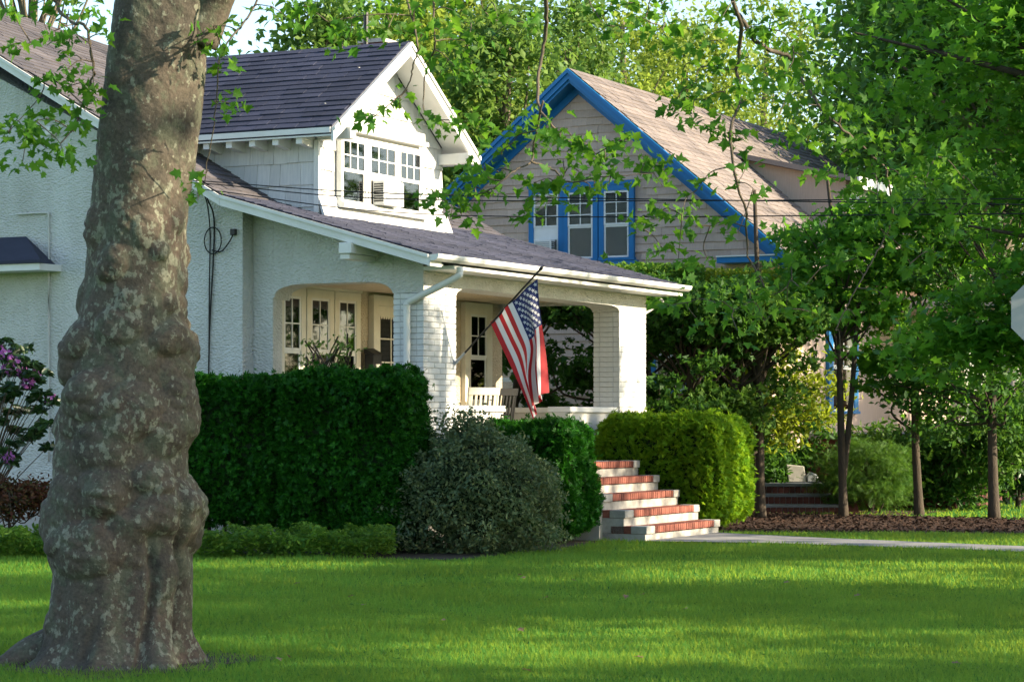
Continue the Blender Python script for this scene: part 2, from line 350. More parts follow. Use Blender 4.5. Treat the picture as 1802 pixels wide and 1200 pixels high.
# walls
m = MB(); WALLU = -.25
m.prism([(2.5, .72), (13, .72), (13, 5.2), (vtop(0) + .4, zm(vtop(0)) - .4), (2.75, zm(2.75) - .13), (2.5, zp(2.5) - .13)], (WALLU, 6.6), 0)
side_wall = m.obj('wall', 'stucco', HA)
MB().box(WALLU + .03, 6.55, 2.52, 12.9, -.1, .725).obj('foundation', 'concrete', HA)
MB().prism([(2.28, 1.0), (2.497, 1.0), (2.497, zp(2.5) - .13), (2.28, zp(2.28) - .13)], (0, 6.62), 0).obj('porch_back_wall', 'stucco_tan', HA)
MB().box(-.004, .22, 2.2, 2.495, .0, zp(2.2) - .13).obj('wall_return', 'stucco', HA)
# porch floor and base, parapets
MB().box(.03, 6.85, .03, 2.27, .82, 1.0).obj('porch_floor', 'concrete', HA)
MB().box(.05, 6.83, .05, 2.27, -.1, .82).obj('porch_base', 'white_concrete', HA)
def parapet(a, b, axis, c0, c1):
    m = MB(); mc = MB()
    if axis == 0: m.box(a, b, c0, c1, .9, 1.665); mc.box(a - .0, b + .0, c0 - .04, c1 + .04, 1.667, 1.745)
    else: m.box(c0, c1, a, b, .9, 1.665); mc.box(c0 - .04, c1 + .04, a, b, 1.667, 1.745)
    p = m.obj('parapet', 'stucco_plain', HA); mc.obj('cap', 'white_trim', p, bevel=.008)
parapet(.88, 2.3, 0, .06, .34); parapet(4.29, 5.91, 0, .06, .34); parapet(.42, 2.27, 1, 6.0, 6.3); parapet(.44, 2.19, 1, .06, .34)
# beams with rounded corners
def arc(c, r0, r1, a0, a1, n=8): return [(c[0] + r0 * math.cos(math.radians(a0 + (a1 - a0) * k / n)), c[1] + r1 * math.sin(math.radians(a0 + (a1 - a0) * k / n))) for k in range(n + 1)]
zb = 3.135
front = [(0, zb + .002), (.868, zb + .002)] + arc((1.2, zb), .33, .105, 180, 90)[1:] + arc((5.55, zb), .36, .085, 90, 0) + [(6.885, zb + .002), (6.885, 3.50), (0, 3.50)]
MB().prism(front, (0, .43), 1).obj('porch_beam', 'stucco', HA)
side = [(.432, zb + .002)] + arc((.80, zb), .36, .155, 180, 90)[1:] + arc((1.75, 3.13), .45, .16, 90, 25) + [(2.198, 3.1), (2.198, zp(2.2) - .13), (.432, zp(.43) - .13)]
MB().prism(side, (0, .40), 0).obj('porch_beam', 'stucco', HA)
MB().prism([(p[0], p[1]) for p in side], (6.47, 6.87), 0).obj('porch_beam', 'stucco', HA)
MB().prism([(0, 3.502), (.43, 3.502), (.43, zp(.43) - .13), (0, zp(0) - .13)], (0.003, 6.88), 0).obj('beam_head', 'stucco', HA)
MB().box(.41, 6.46, .44, 2.27, 3.32, 3.36).obj('porch_ceiling', 'stucco_tan', HA)
# eave soffit, gutter, rake boards
MB().box(.0, UR - .06, -.43, -.003, 3.415, 3.46).obj('soffit', 'white_trim', HA)
gm = MB(); prof = [(-.44, 3.558), (-.555, 3.566), (-.555, 3.545), (-.54, 3.51), (-.50, 3.485), (-.44, 3.485)]
gm.prism(prof, (UL, UR + .02), 0); gut = gm.obj('gutter', 'white_trim', HA)
MB().box(UL + .005, UL + .30, -.435, -.40, 3.42, 3.56).obj('end_cap', 'white_trim', gut)
def rake(u0, u1, pts, dz0, dz1, name, mat='white_trim'):
    m = MB(); poly = [(v, z - dz0) for v, z in pts] + [(v, z - dz1) for v, z in pts[::-1]]
    return m.prism(poly, (u0, u1), 0).obj(name, mat, HA)
rp = [(-.42, zp(-.42)), (VK, ZK)]; rp2 = [(VK + .004, ZK), (vtop(UL), zm(vtop(UL)))]
rake(UL, UL + .03, rp, .02, .15, 'rake_board'); rake(UL, UL + .03, rp2, .02, .15, 'rake_board')
rake(UL - .025, UL - .002, rp, .012, .055, 'rake_moulding'); rake(UL - .025, UL - .002, rp2, .012, .055, 'rake_moulding')
rake(UL + .035, -.26, rp, .112, .135, 'soffit'); rake(UL + .035, -.26, rp2, .125, .145, 'soffit')
for v in (.72,):
    MB().box(UL - .05, -.002, v - .08, v + .10, zp(v) - .29, zp(v) - .155).obj('purlin_end', 'white_trim', HA, bevel=.006)
    MB().box(UL - .02, -.002, v - .04, v + .10, zp(v) - .36, zp(v) - .292).obj('bracket', 'white_trim', HA, bevel=.006)
# brick piers
def brickmesh(a, b, c, name='brick'):
    m = MB().box(-a / 2, a / 2, -b / 2, b / 2, -c / 2, c / 2).mesh(name, bevel=.004); m.materials.append(MATS['white_brick']); return m
def pier(u0, u1, v0, v1, z0, z1, courses):
    m = MB().box(u0 + .010, u1 - .010, v0 + .010, v1 - .010, z0, z1 - .001)
    p = m.obj('pier', 'mortar', HA); h = (z1 - z0) / courses; L = (u1 - u0) / 3; bw = .10
    full, half_, mid = brickmesh(L - .008, bw, h - .011), brickmesh(L / 2 - .008, bw, h - .011), brickmesh(bw, (v1 - v0) - 2 * bw - .01, h - .011)
    for k in range(courses):
        z = z0 + (k + .5) * h
        row = [(u0 + L * (i + .5), full) for i in range(3)] if k % 2 else [(u0 + L * .25, half_), (u0 + L, full), (u0 + 2 * L, full), (u1 - L * .25, half_)]
        for v in (v0 + bw / 2, v1 - bw / 2):
            for u, me in row:
                b = link('brick', me, None, p, (u, v + rng.normal() * .0015, z + rng.normal() * .0012))
        for u in (u0 + bw / 2, u1 - bw / 2): link('brick', mid, None, p, (u + rng.normal() * .0015, (v0 + v1) / 2, z))
    return p
pier(0, .868, 0, .43, .99, zb, 30); pier(5.915, 6.885, 0, .42, 1.75, zb, 19)
MB().box(-.01, .878, -.01, .44, -.1, .988).obj('pier_base', 'white_concrete', HA); MB().box(5.91, 6.89, -.005, .43, -.1, 1.748).obj('pier_base', 'stucco_plain', HA)
# downspout and the brace at the far corner
ds = MB(); path = [(.02, -.50, 3.44), (.02, -.50, 3.37), (.0, -.44, 3.30), (-.05, .12, 3.05), (-.06, .20, 2.98), (-.06, .20, 2.9), (-.06, .20, 2.0), (-.06, .20, 1.0)]
P = smooth_path(path, 60); ds.tube(P, .045, 8); ds.obj('downspout', 'white_trim', HA, smooth=True)
MB().tube([(6.93, .2, 3.08), (7.28, -.1, 3.36)], .04, 4).obj('brace', 'white_trim', HA)
# window builder on a wall; mp maps (across, out, z)
def window(parent, mp, a0, a1, z0, z1, cols, rows, casing='white_trim', split=.5, cas=.09, cloth='curtain', lower='curtain', ac=False, sash='white_trim', name='window', room='dark_room', t=.035):
    def bx(m, A0, A1, n0, n1, Z0, Z1):
        p, q = mp(A0, n0, Z0), mp(A1, n1, Z1); return m.box(p[0], q[0], p[1], q[1], p[2], q[2])
    fr = MB(); d = .075
    bx(fr, a0 - cas, a0, .002, d, z0 - .02, z1); bx(fr, a1, a1 + cas, .002, d, z0 - .02, z1)
    bx(fr, a0 - cas, a1 + cas, .002, d + .004, z1, z1 + cas); bx(fr, a0 - cas - .02, a1 + cas + .02, .002, d + .03, z0 - .07, z0 - .02)
    win = fr.obj(name, casing, parent)
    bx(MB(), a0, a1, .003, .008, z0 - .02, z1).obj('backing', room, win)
    zs = z0 + (z1 - z0) * (1 - split)
    for (A, B, n0, cl, muntins) in ((zs, z1, .052, cloth, True), (z0 - .02, zs, .040, lower, False)):
        s = MB()
        bx(s, a0, a0 + t, n0, n0 + .018, A, B); bx(s, a1 - t, a1, n0, n0 + .018, A, B)
        bx(s, a0 + t, a1 - t, n0 + .0005, n0 + .0185, B - t, B); bx(s, a0 + t, a1 - t, n0 + .0005, n0 + .0185, A, A + t)
        if muntins:
            for k in range(1, cols): c = a0 + (a1 - a0) * k / cols; bx(s, c - .009, c + .009, n0 + .003, n0 + .015, A + t, B - t)
            for k in range(1, rows): c = A + (B - A) * k / rows; bx(s, a0 + t, a1 - t, n0 + .0035, n0 + .0155, c - .009, c + .009)
        s.obj('sash', sash, win)
        bx(MB(), a0 + t, a1 - t, n0 + .006, n0 + .008, A + t, B - t).obj('pane', 'glass', win)
        if cl:
            cm = MB(); N = 26; vs = []
            spans = [(a0 + .01, a1 - .01)] if cl in ('blind',) else [(a0 + .01, a0 + (a1 - a0) * .43), (a0 + (a1 - a0) * .62, a1 - .01)]
            for (s0, s1) in spans:
                vs = []; ph = rng.uniform(0, 6)
                for q in range(N + 1):
                    a = s0 + (s1 - s0) * q / N; nn = .018 + (.006 * math.sin(q * 1.5 + ph) if cl != 'blind' else 0)
                    vs += [mp(a, nn, A + .01), mp(a, nn, B - .01)]
                cm.add(vs, [(2 * q, 2 * q + 2, 2 * q + 3, 2 * q + 1) for q in range(N)])
            cm.obj('blind' if cl == 'blind' else 'curtain', cl, win)
    if ac:
        h = min(.34, (zs - z0) * .8)
        bx(MB(), a0 + .06, a1 - .09, .06, .25, z0 - .015, z0 + h).obj('air_conditioner', 'white_trim', win, bevel=.012)
        gr = MB()
        for k in range(9): bx(gr, a0 + .09, a1 - .12, .246, .257, z0 + .02 + k * (h - .05) / 9, z0 + .02 + (k + .55) * (h - .05) / 9)
        gr.obj('grille', 'grey_metal', win)
        gs = MB()
        for k in range(8): q0 = z0 + .03 + k * (h - .06) / 8; bx(gs, a0 + .052, a0 + .0605, .09, .23, q0, q0 + (h - .06) / 14)
        gs.obj('side_louvre', 'dark_metal', win)
        bx(MB(), a0, a1, .045, .06, z0 + h, zs).obj('filler_panel', 'white_trim', win)
    return win
FB = lambda v0: (lambda a, n, z: (a, v0 - n, z))          # faces the street
FS = lambda u0: (lambda a, n, z: (u0 - n, a, z))          # faces the side garden
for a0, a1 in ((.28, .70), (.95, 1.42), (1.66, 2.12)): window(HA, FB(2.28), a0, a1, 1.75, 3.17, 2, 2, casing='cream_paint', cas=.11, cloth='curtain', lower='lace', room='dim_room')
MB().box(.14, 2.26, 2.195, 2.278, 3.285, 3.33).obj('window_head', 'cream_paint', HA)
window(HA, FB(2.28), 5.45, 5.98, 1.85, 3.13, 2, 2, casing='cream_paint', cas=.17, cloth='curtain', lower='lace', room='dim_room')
# door
m = MB().box(2.56, 2.70, 2.19, 2.278, 1.0, 3.28).box(3.56, 3.70, 2.19, 2.278, 1.0, 3.28).box(2.702, 3.558, 2.19, 2.278, 3.14, 3.28)
door = m.obj('front_door', 'cream_paint', HA)
dm = MB().box(2.702, 2.80, 2.225, 2.27, 1.0, 3.138).box(3.46, 3.558, 2.225, 2.27, 1.0, 3.138).box(2.80, 3.46, 2.226, 2.27, 1.0, 1.7).box(2.80, 3.46, 2.226, 2.27, 3.0, 3.138)
dm.obj('door_leaf', 'cream_paint', door)
MB().box(2.80, 3.46, 2.25, 2.255, 1.7, 3.0).obj('pane', 'glass', door)
MB().box(2.80, 3.46, 2.262, 2.268, 1.7, 3.0).obj('backing', 'curtain', door)
s = MB(); N = 10
for k in range(N): a = 2.80 + .66 * k / N; s.prism([(a, 3.0), (a + .066, 3.0), (a + .05, 2.965), (a + .033, 2.955), (a + .016, 2.965)], (2.22, 2.2245), 1)
s.obj('scalloped_trim', 'cream_paint', door)
mt = MB().box(3.12, 3.14, 2.238, 2.249, 1.7, 3.0)
for k in range(1, 4): mt.box(2.80, 3.46, 2.2385, 2.2485, 1.7 + k * .325, 1.72 + k * .325)
mt.obj('muntin', 'cream_paint', door)
MB().tube([(2.75, 2.20, 1.95), (2.75, 2.20, 2.03)], .02, 8).obj('door_handle', 'dark_metal', door)
# ---- dormer
DU0, DU1, DV, DC = .72, 4.10, 1.95, 2.40; DZE, DZR, DO = 5.33, 6.70, 1.53
DE0, DE1 = .37, 4.43
SD = (DZR - DZE) / (DC - DE0)
def zd(u): return DZR - SD * abs(u - DC)
VB = lambda z: VK + (z - ZK) / SM            # main roof height -> v
core = MB(); core.prism([(DU0 + .02, 3.9), (DU1 - .02, 3.9), (DU1 - .02, zd(DU1) - .118), (DC, zd(DC) - .118), (DU0 + .02, zd(DU0) - .118)], (DV + .02, 6.2), 1)
dorm = core.obj('dormer', 'white_shingle', HA)
def shingle(parent, mat, P, quad, thick=.026):
    """quad in (a,z): bl br tr tl; P maps (a,out,z). butt end thick, head thin"""
    (a0, z0), (a1, z1), (a2, z2), (a3, z3) = quad; e = .002
    t = thick * rng.uniform(.8, 1.3)
    vs = [P(a0, e, z0), P(a1, e, z1), P(a2, e, z2), P(a3, e, z3), P(a0, t, z0), P(a1, t, z1), P(a2, .004, z2), P(a3, .004, z3)]
    MB().add(vs, [(0, 3, 2, 1), (4, 5, 6, 7), (0, 1, 5, 4), (1, 2, 6, 5), (2, 3, 7, 6), (3, 0, 4, 7)]).obj('shingle', mat, parent)
def shingle_field(parent, mat, P, a0, a1, z0, z1, expo, wmin, wmax, top=None, skip=None, bot=None, gap=.004):
    k = 0; z = z0
    while z < z1 - .02:
        a = a0 - rng.uniform(0, wmin)
        while a < a1:
            w_ = rng.uniform(wmin, wmax); l, r = max(a, a0), min(a + w_, a1); a += w_ + gap
            if r - l < .02: continue
            zt = min(z + expo * 1.18, z1); zl, zr = zt, zt
            if top: zl, zr = min(zt, top(l)), min(zt, top(r))
            if max(zl, zr) < z + .01: continue
            zl, zr = max(zl, z + .002), max(zr, z + .002)
            if bot and zt < max(bot(l), bot(r)): continue
            if skip and skip((l + r) / 2, z + expo / 2): continue
            dz = rng.normal() * .004
            shingle(parent, mat, P, [(l, z + dz), (r, z + dz), (r, zr), (l, zl)])
        z += expo
roofz = lambda v: zp(v) if v < VK else zm(v)
# cheek facing the camera
shingle_field(dorm, 'white_shingle', FS(DU0 + .02), DV + .06, 5.2, 4.05, 5.26, .29, .14, .34, bot=lambda v: roofz(v) - .05)
MB().box(DU1 - .02, DU1 + .01, DV + .05, 5.4, 4.0, 5.25).obj('cheek', 'white_shingle', dorm)
# front
inwin = lambda a, z: 1.16 < a < 3.42 and z < 5.55
shingle_field(dorm, 'white_shingle', FB(DV + .02), DU0, DU1, 4.25, DZR - .2, .29, .16, .36, top=lambda a: zd(a) - .127, skip=inwin)
MB().box(DU0 - .035, DU0 + .005, DV - .012, DV + .06, 4.2, 5.2).obj('corner_board', 'white_trim', dorm)
# flared skirt
for a in np.arange(DU0 - .03, DU1 + .1, .31):
    b = min(a + .305, DU1 + .12)
    MB().add([(a, DV + .0, 4.50), (b, DV + .0, 4.50), (b, DV - .12, 4.19), (a, DV - .12, 4.19), (a, DV + .02, 4.50), (b, DV + .02, 4.50), (b, DV - .09, 4.15), (a, DV - .09, 4.15)],
             [(0, 1, 2, 3), (4, 5, 6, 7), (0, 1, 5, 4), (2, 3, 7, 6), (0, 3, 7, 4), (1, 2, 6, 5)]).obj('skirt_shingle', 'white_shingle', dorm)
for i, (a0, a1) in enumerate(((1.22, 1.80), (1.94, 2.63), (2.75, 3.34))):
    window(HA, FB(DV), a0, a1, 4.47, 5.27, 3, 2, cas=.06, split=.5, cloth='lace', lower=None, ac=(i == 1), t=.022)
MB().box(1.12, 3.46, DV - .13, DV - .004, 5.38, 5.44).obj('window_head', 'white_trim', HA); MB().box(1.15, 3.43, DV - .085, DV - .004, 5.441, 5.56).obj('window_head', 'white_trim', HA)
MB().box(1.12, 3.46, DV - .15, DV - .004, 4.36, 4.425).obj('window_sill', 'white_trim', HA)
# dormer roof
for sgn, ue in ((-1, DE0), (1, DE1)):
    ve = 6.9
    sl = MB().prism([(ue, zd(ue) - .10), (DC, DZR - .10), (DC, DZR - .012), (ue, zd(ue) - .012)], (DO + .02, VB(DZR) + .2), 1)
    dr = sl.obj('dormer_roof', 'roof_shaded', HA)
    a, b, c, d = (ue - .02 * -sgn * -1, DO, zd(ue)), (ue, VB(zd(ue)) + .1, zd(ue)), (DC, VB(DZR) + .1, DZR), (DC, DO, DZR)
    roof_strip(dr, [(ue, DO, zd(ue)), (ue, VB(DZR) + .1, zd(ue)), (DC, VB(DZR) + .1, DZR), (DC, DO, DZR)], 17, .016, 'roof_shaded')
    rb = [(ue, zd(ue)), (DC, DZR)]
    MB().prism([(u, z - .016) for u, z in rb] + [(u, z - .20) for u, z in rb[::-1]], (DO - .012, DO + .025), 1).obj('rake_board', 'white_trim', HA)
    MB().prism([(u, z - .012) for u, z in rb] + [(u, z - .06) for u, z in rb[::-1]], (DO - .035, DO - .014), 1).obj('rake_moulding', 'white_trim', HA)
    MB().prism([(u, z - .105) for u, z in rb] + [(u, z - .125) for u, z in rb[::-1]], (DO + .03, DV - .003), 1).obj('soffit', 'white_trim', HA)
    MB().prism([(ue, zd(ue) - .105), (ue - sgn * .32, zd(ue - sgn * .32) - .105), (ue - sgn * .32, zd(ue - sgn * .32) - .125), (ue, zd(ue) - .125)], (DV - .002, 5.6), 1).obj('soffit', 'white_trim', HA)
    fx = ue + sgn * .002
    MB().box(min(ue, ue + sgn * .02), max(ue, ue + sgn * .02), DO + .03, 6.0, zd(ue) - .085, zd(ue) - .014).obj('fascia', 'white_trim', HA)
    bu = DU0 - .02 if sgn < 0 else DU1 - .12
    MB().box(bu, bu + .14, DO - .07, DV + .02, zd(bu + .07) - .40, zd(bu + .07) - .25).obj('purlin_end', 'white_trim', HA, bevel=.006)
for k in range(6):
    v = 2.02 + k * .36
    MB().prism([(DE0 + .04, DZE - .075), (DU0 + .02, DZE - .075), (DU0 + .02, DZE - .24), (DE0 + .10, DZE - .20), (DE0 + .04, DZE - .20)], (v, v + .09), 1).obj('rafter_tail', 'white_trim', HA)
# chimney and vent on the ridge behind the dormer
ch = MB().box(6.75, 7.15, 4.45, 4.85, 4.5, 7.50).obj('chimney', 'dark_brick', HA); MB().box(6.71, 7.19, 4.41, 4.89, 7.502, 7.56).obj('chimney_cap', 'concrete', ch)
MB().tube([(6.3, 4.5, 5.2), (6.3, 4.5, 7.9)], .04, 8).obj('vent_pipe', 'dark_metal', HA)
# small hood roof and conduits on the side wall
hood = MB(); hood.add([(WALLU, 5.95, 4.02), (WALLU, 8.2, 4.02), (-.75, 8.2, 3.66), (-.75, 5.32, 3.66), (WALLU, 5.45, 3.62), (WALLU, 8.2, 3.62), (-.75, 8.2, 3.62), (-.75, 5.32, 3.62), (WALLU, 5.62, 3.68)],
    [(0, 1, 2, 3), (3, 2, 6, 7), (0, 3, 7, 4), (4, 7, 6, 5), (1, 5, 6, 2), (0, 4, 5, 1)])
hood.obj('hood_roof', 'roof_shaded', HA)
MB().box(-.72, WALLU - .002, 5.36, 8.2, 3.53, 3.618).obj('hood_fascia', 'white_trim', HA)
MB().box(WALLU - .12, WALLU - .002, 5.44, 5.55, 5.34, 5.46).obj('floodlight', 'white_trim', HA, bevel=.01)
def cable(parent, pts, r, name, mat='wire', n=30, sides=5): return MB().tube(smooth_path(pts, n), r, sides).obj(name, mat, parent, smooth=True)
cu = WALLU - .03
cable(HA, [(cu, 6.1, 4.32), (cu, 5.62, 4.32), (cu, 5.56, 4.28), (cu, 5.55, 4.0), (cu, 5.55, 1.0)], .014, 'conduit', 'stucco_plain', 40)
cable(HA, [(cu, 3.12, 2.06), (cu, 2.80, 2.06), (cu, 2.78, 2.0), (cu, 2.78, 1.0)], .012, 'conduit', 'white_trim', 30)
cw = WALLU - .025
cable(HA, [(-.66, 2.83, 4.56), (-.5, 2.86, 4.36), (cw, 2.92, 4.15), (cw, 2.93, 3.6), (cw, 2.99, 2.6), (cw, 3.02, .8)], .011, 'service_cable')
cable(HA, [(-.66, 2.85, 4.52), (-.45, 2.9, 4.3), (cw, 2.98, 4.0), (cw, 2.98, 3.7), (cw, 2.99, 3.2), (cw, 3.01, .8)], .009, 'service_cable')
th_ = np.linspace(0, 2 * math.pi * 1.7, 30); cable(HA, [(cw - .01, 2.93 + .0 - .13 * math.sin(t) , 4.03 - .17 + .17 * math.cos(t)) for t in th_], .008, 'cable_loop', n=90)
cable(HA, [(cw, 2.95, 3.74), (cw - .01, 2.8, 3.72), (cw - .02, 2.66, 3.85), (cw, 2.62, 3.95)], .009, 'cable_loop')
MB().box(cw - .03, WALLU - .002, 2.58, 2.66, 3.92, 4.0).obj('junction_box', 'dark_metal', HA, bevel=.008)
# ---- front steps: concrete blocks with a rowlock brick edge
ST = empty('front_steps', tuple(W(3.3, -2.1)), 'five front steps with red brick nosing and whitewashed risers between hedges', 'steps', rotz=TH)
def rel(u): return u - 3.3
S0, S1 = rel(2.10), rel(4.60); rb_m = MB().box(-.031, .031, -.10, .10, -.044, .044).mesh('brick', bevel=.004); rb_m.materials.append(MATS['red_brick'])
for k in range(5):
    v0 = .30 * k; z1 = .2 * (k + 1) - .005
    a0 = S0 if k else S0 - .0
    blk = MB().box(a0, S1, v0 + .02, 2.1 if k == 4 else v0 + .62, -.05 if k == 0 else .2 * k - .1, z1 - .10).obj('riser', 'white_concrete', ST)
    MB().box(a0, S1, v0 + .205, 2.1 if k == 4 else v0 + .5, z1 - .098, z1 - .004).obj('tread', 'red_brick' if k < 4 else 'concrete', ST)
    MB().box(a0 - .005, a0 + .27, v0 - .004, v0 + .22, z1 - .097, z1 + .002).obj('corner_block', 'white_concrete', blk, bevel=.006)
    MB().box(S1 - .20, S1 + .006, v0 - .004, v0 + .22, z1 - .097, z1 + .002).obj('corner_block', 'white_concrete', blk, bevel=.006)
    MB().box(a0 - .003, a0 + .2, v0 + .222, v0 + .32, z1 - .097, z1 + .001).obj('brick', 'red_brick', blk, bevel=.004)
    n = int((S1 - S0 - .48) / .069)
    for q in range(n):
        link('brick', rb_m, None, blk, (a0 + .275 + .035 + q * (S1 - S0 - .475) / n, v0 + .10 + rng.normal() * .002, z1 - .045 + rng.normal() * .0015))
MB().box(S0 - .10, S0 - .004, .62, 2.05, -.05, .36).obj('cheek_wall', 'concrete', ST)
# handrail post by the porch
MB().tube([(S0 + .14, 1.65, 1.0), (S0 + .14, 2.1, 1.62), (S0 + .14, 2.4, 1.64)], .018, 6).obj('handrail', 'dark_metal', ST)
MB().tube([(S0 + .14, 1.66, .8), (S0 + .14, 1.66, 1.02)], .018, 6).obj('rail_post', 'dark_metal', ST)
# ---- porch furniture
def chair(u, v, rz, mat, label):
    r = empty('porch_chair', tuple(W(u, v, 1.0)), label, 'chair', 'slat-back chairs on the porch', TH + rz)
    MB().box(-.25, .25, -.24, .22, .40, .43).obj('seat', mat, r, bevel=.006)
    for x in (-.23, .23):
        MB().tube([(x, -.21, .0), (x, -.21, .62)], .018, 6).obj('leg', mat, r)
        MB().tube([(x, .21, 0), (x, .22, .42), (x, .30, .98)], .02, 6).obj('leg', mat, r)
        MB().box(x - .03, x + .03, -.24, .24, .62, .645).obj('armrest', mat, r)
    b = MB().prism([(.275, .90), (.315, .90), (.335, 1.0), (.295, 1.0)], (-.25, .25), 0).obj('backrest', mat, r)
    for k in range(6):
        x = -.19 + k * .076; MB().prism([(.212, .43), (.226, .43), (.303, .905), (.285, .905)], (x - .017, x + .017), 0).obj('slat', mat, b)
    return r
chair(3.1, .95, math.radians(150), 'cream_paint', 'cream slat-back porch chair nearest the brick pier')
chair(3.9, 1.1, math.radians(168), 'black_paint', 'black slat-back porch chair beside the cream one')
# wall mailbox by the door
mbx = empty('mailbox', tuple(W(2.42, 2.19, 2.12)), 'black mailbox with peaked lid on the wall beside the door', 'mailbox', rotz=TH)
MB().box(-.12, .12, -.14, -.002, 0, .34).obj('box', 'black_paint', mbx, bevel=.008)
MB().prism([(-.17, .335), (-.005, .42), (-.005, .345), (-.16, .325)], (-.14, .14), 0).obj('lid', 'black_paint', mbx)
MB().box(-.05, .05, -.148, -.1405, .16, .20).obj('label_plate', 'cream_paint', mbx)
# lantern on the pier
ln = empty('porch_lantern', tuple(W(.90, .21, 3.02)), 'small black lantern hung beside the brick pier under the porch beam', 'lantern', rotz=TH)
MB().tube([(-.03, 0, .08), (.04, 0, .12), (.07, 0, .08)], .012, 6).obj('bracket', 'dark_metal', ln)
MB().box(.02, .13, -.05, .05, .03, .085).obj('cap', 'dark_metal', ln, bevel=.01)
cg = MB()
for x in (.03, .12):
    for y in (-.04, .04): cg.tube([(x, y, .03), (x * .9, y * .7, -.13)], .006, 5)
cg.box(.03, .11, -.03, .03, -.14, -.13); cg.obj('cage', 'dark_metal', ln)
# ---- flag on its slanted pole, plane u=.8
FU = .80
fl = empty('flag', tuple(W(FU, 0, 2.27)), 'American flag hanging from a slanted pole on the brick porch pier', 'flag', rotz=TH)
def fp(v, z, du=0.): return (du, v, z - 2.27)
MB().tube([fp(-.02, 2.275), fp(-1.217, 3.429)], .0135, 8).obj('pole', 'black_paint', fl)
MB().tube([fp(.0, 2.256), fp(-.06, 2.315), fp(-.16, 2.41)], [.02, .02, .016], 8).obj('socket', 'grey_metal', fl)
MB().box(-.03, .03, -.012, 0, -.07, .05).obj('mount_plate', 'grey_metal', fl)
MB().tube([fp(-1.215, 3.427), fp(-1.235, 3.446), fp(-1.262, 3.472)], [.018, .026, .008], 8).obj('finial', 'dark_metal', fl, smooth=True)
def bez(pts, s):
    p = smooth_path([(a, b, 0) for a, b in pts], 60); L = np.r_[0, np.cumsum(np.linalg.norm(np.diff(p, axis=0), axis=1))]; L /= L[-1]
    return np.array([np.interp(s, L, p[:, 0]), np.interp(s, L, p[:, 1])])
C0 = [(-1.178, 3.323), (-1.195, 2.95), (-1.25, 2.5), (-1.34, 1.90)]
C5 = [(-.828, 3.04), (-1.0, 2.72), (-1.115, 2.46), (-1.10, 2.1), (-1.16, 1.72)]
C1 = [(-.523, 2.789), (-.78, 2.30), (-1.0, 1.86), (-1.14, 1.56)]
def flagpt(t, s):
    a, b, c = bez(C0, s), bez(C5, s), bez(C1, s)
    if t < .54: k = t / .54; k2 = k; p = a * (1 - k2) + b * k2
    else: k = (t - .54) / .46; p = b * (1 - k) + c * k
    amp = .015 + .11 * s * (1.15 - t) 
    du = amp * math.sin(t * 15 + 1.2 + s * 1.5) + .05 * s * math.sin(t * 6 + s * 3) - .03 * s
    fold = .02 * s * math.sin(t * 17 + .6) * (1 - t * .75)
    return (du, p[0] + fold, p[1] - 2.27)
NT, NS = 13 * 5, 50
vs = [flagpt(i / NT, j / NS) for i in range(NT + 1) for j in range(NS + 1)]; fs = []; mi = []
for i in range(NT):
    for j in range(NS):
        q = i * (NS + 1) + j; fs.append((q, q + 1, q + NS + 2, q + NS + 1))
        st = i // 5; mi.append(2 if st < 7 and j / NS < .40 else (0 if st % 2 == 0 else 1))
def cloth(name, c):
    m = bpy.data.materials.new(name); m.use_nodes = True; t = m.node_tree; b = t.nodes['Principled BSDF']; b.inputs['Roughness'].default_value = .7
    wv = tex(t, 'Noise', 90, 2); t.links.new(ramp(t, wv, [(.3, tuple(x * .9 for x in c)), (.7, c)]), b.inputs['Base Color'])
    tr = t.nodes.new('ShaderNodeBsdfTranslucent'); tr.inputs[0].default_value = (*c, 1); mx = t.nodes.new('ShaderNodeMixShader'); mx.inputs[0].default_value = .18
    t.links.new(b.outputs[0], mx.inputs[1]); t.links.new(tr.outputs[0], mx.inputs[2]); t.links.new(mx.outputs[0], t.nodes['Material Output'].inputs[0]); MATS[name] = m
cloth('flag_red', (.42, .010, .014)); cloth('flag_white', (.66, .65, .65)); cloth('flag_blue', (.010, .020, .11))
me = bpy.data.meshes.new('cloth'); me.from_pydata(vs, [], fs)
for n in ('flag_red', 'flag_white', 'flag_blue'): me.materials.append(MATS[n])
for p, k in zip(me.polygons, mi): p.material_index = k; p.use_smooth = True
fc = link('cloth', me, None, fl)
sm = MB()
for r in range(9):
    for c in range(6 if r % 2 == 0 else 5):
        t = .5385 * (r + 1) / 10; s = .40 * ((c * 2 + 1 + (r % 2)) / 12)
        p0 = np.array(flagpt(t, s)); dt = np.array(flagpt(t + .01, s)) - p0; dsv = np.array(flagpt(t, s + .01)) - p0
        dt /= np.linalg.norm(dt); dsv = dsv - dt * (dsv @ dt); dsv /= np.linalg.norm(dsv); nn = np.cross(dt, dsv)
        for sg in (-1, 1):
            vs = []
            for k in range(10):
                a = math.pi / 2 + k * math.pi / 5; rr = .030 if k % 2 == 0 else .0125
                vs.append(p0 + nn * .003 * sg + (-dt * math.sin(a) + dsv * math.cos(a)) * rr)
            sm.add([p0 + nn * .003 * sg] + vs, [(0, 1 + k, 1 + (k + 1) % 10) for k in range(10)])
so_ = sm.obj('star_field', 'flag_white', fc)
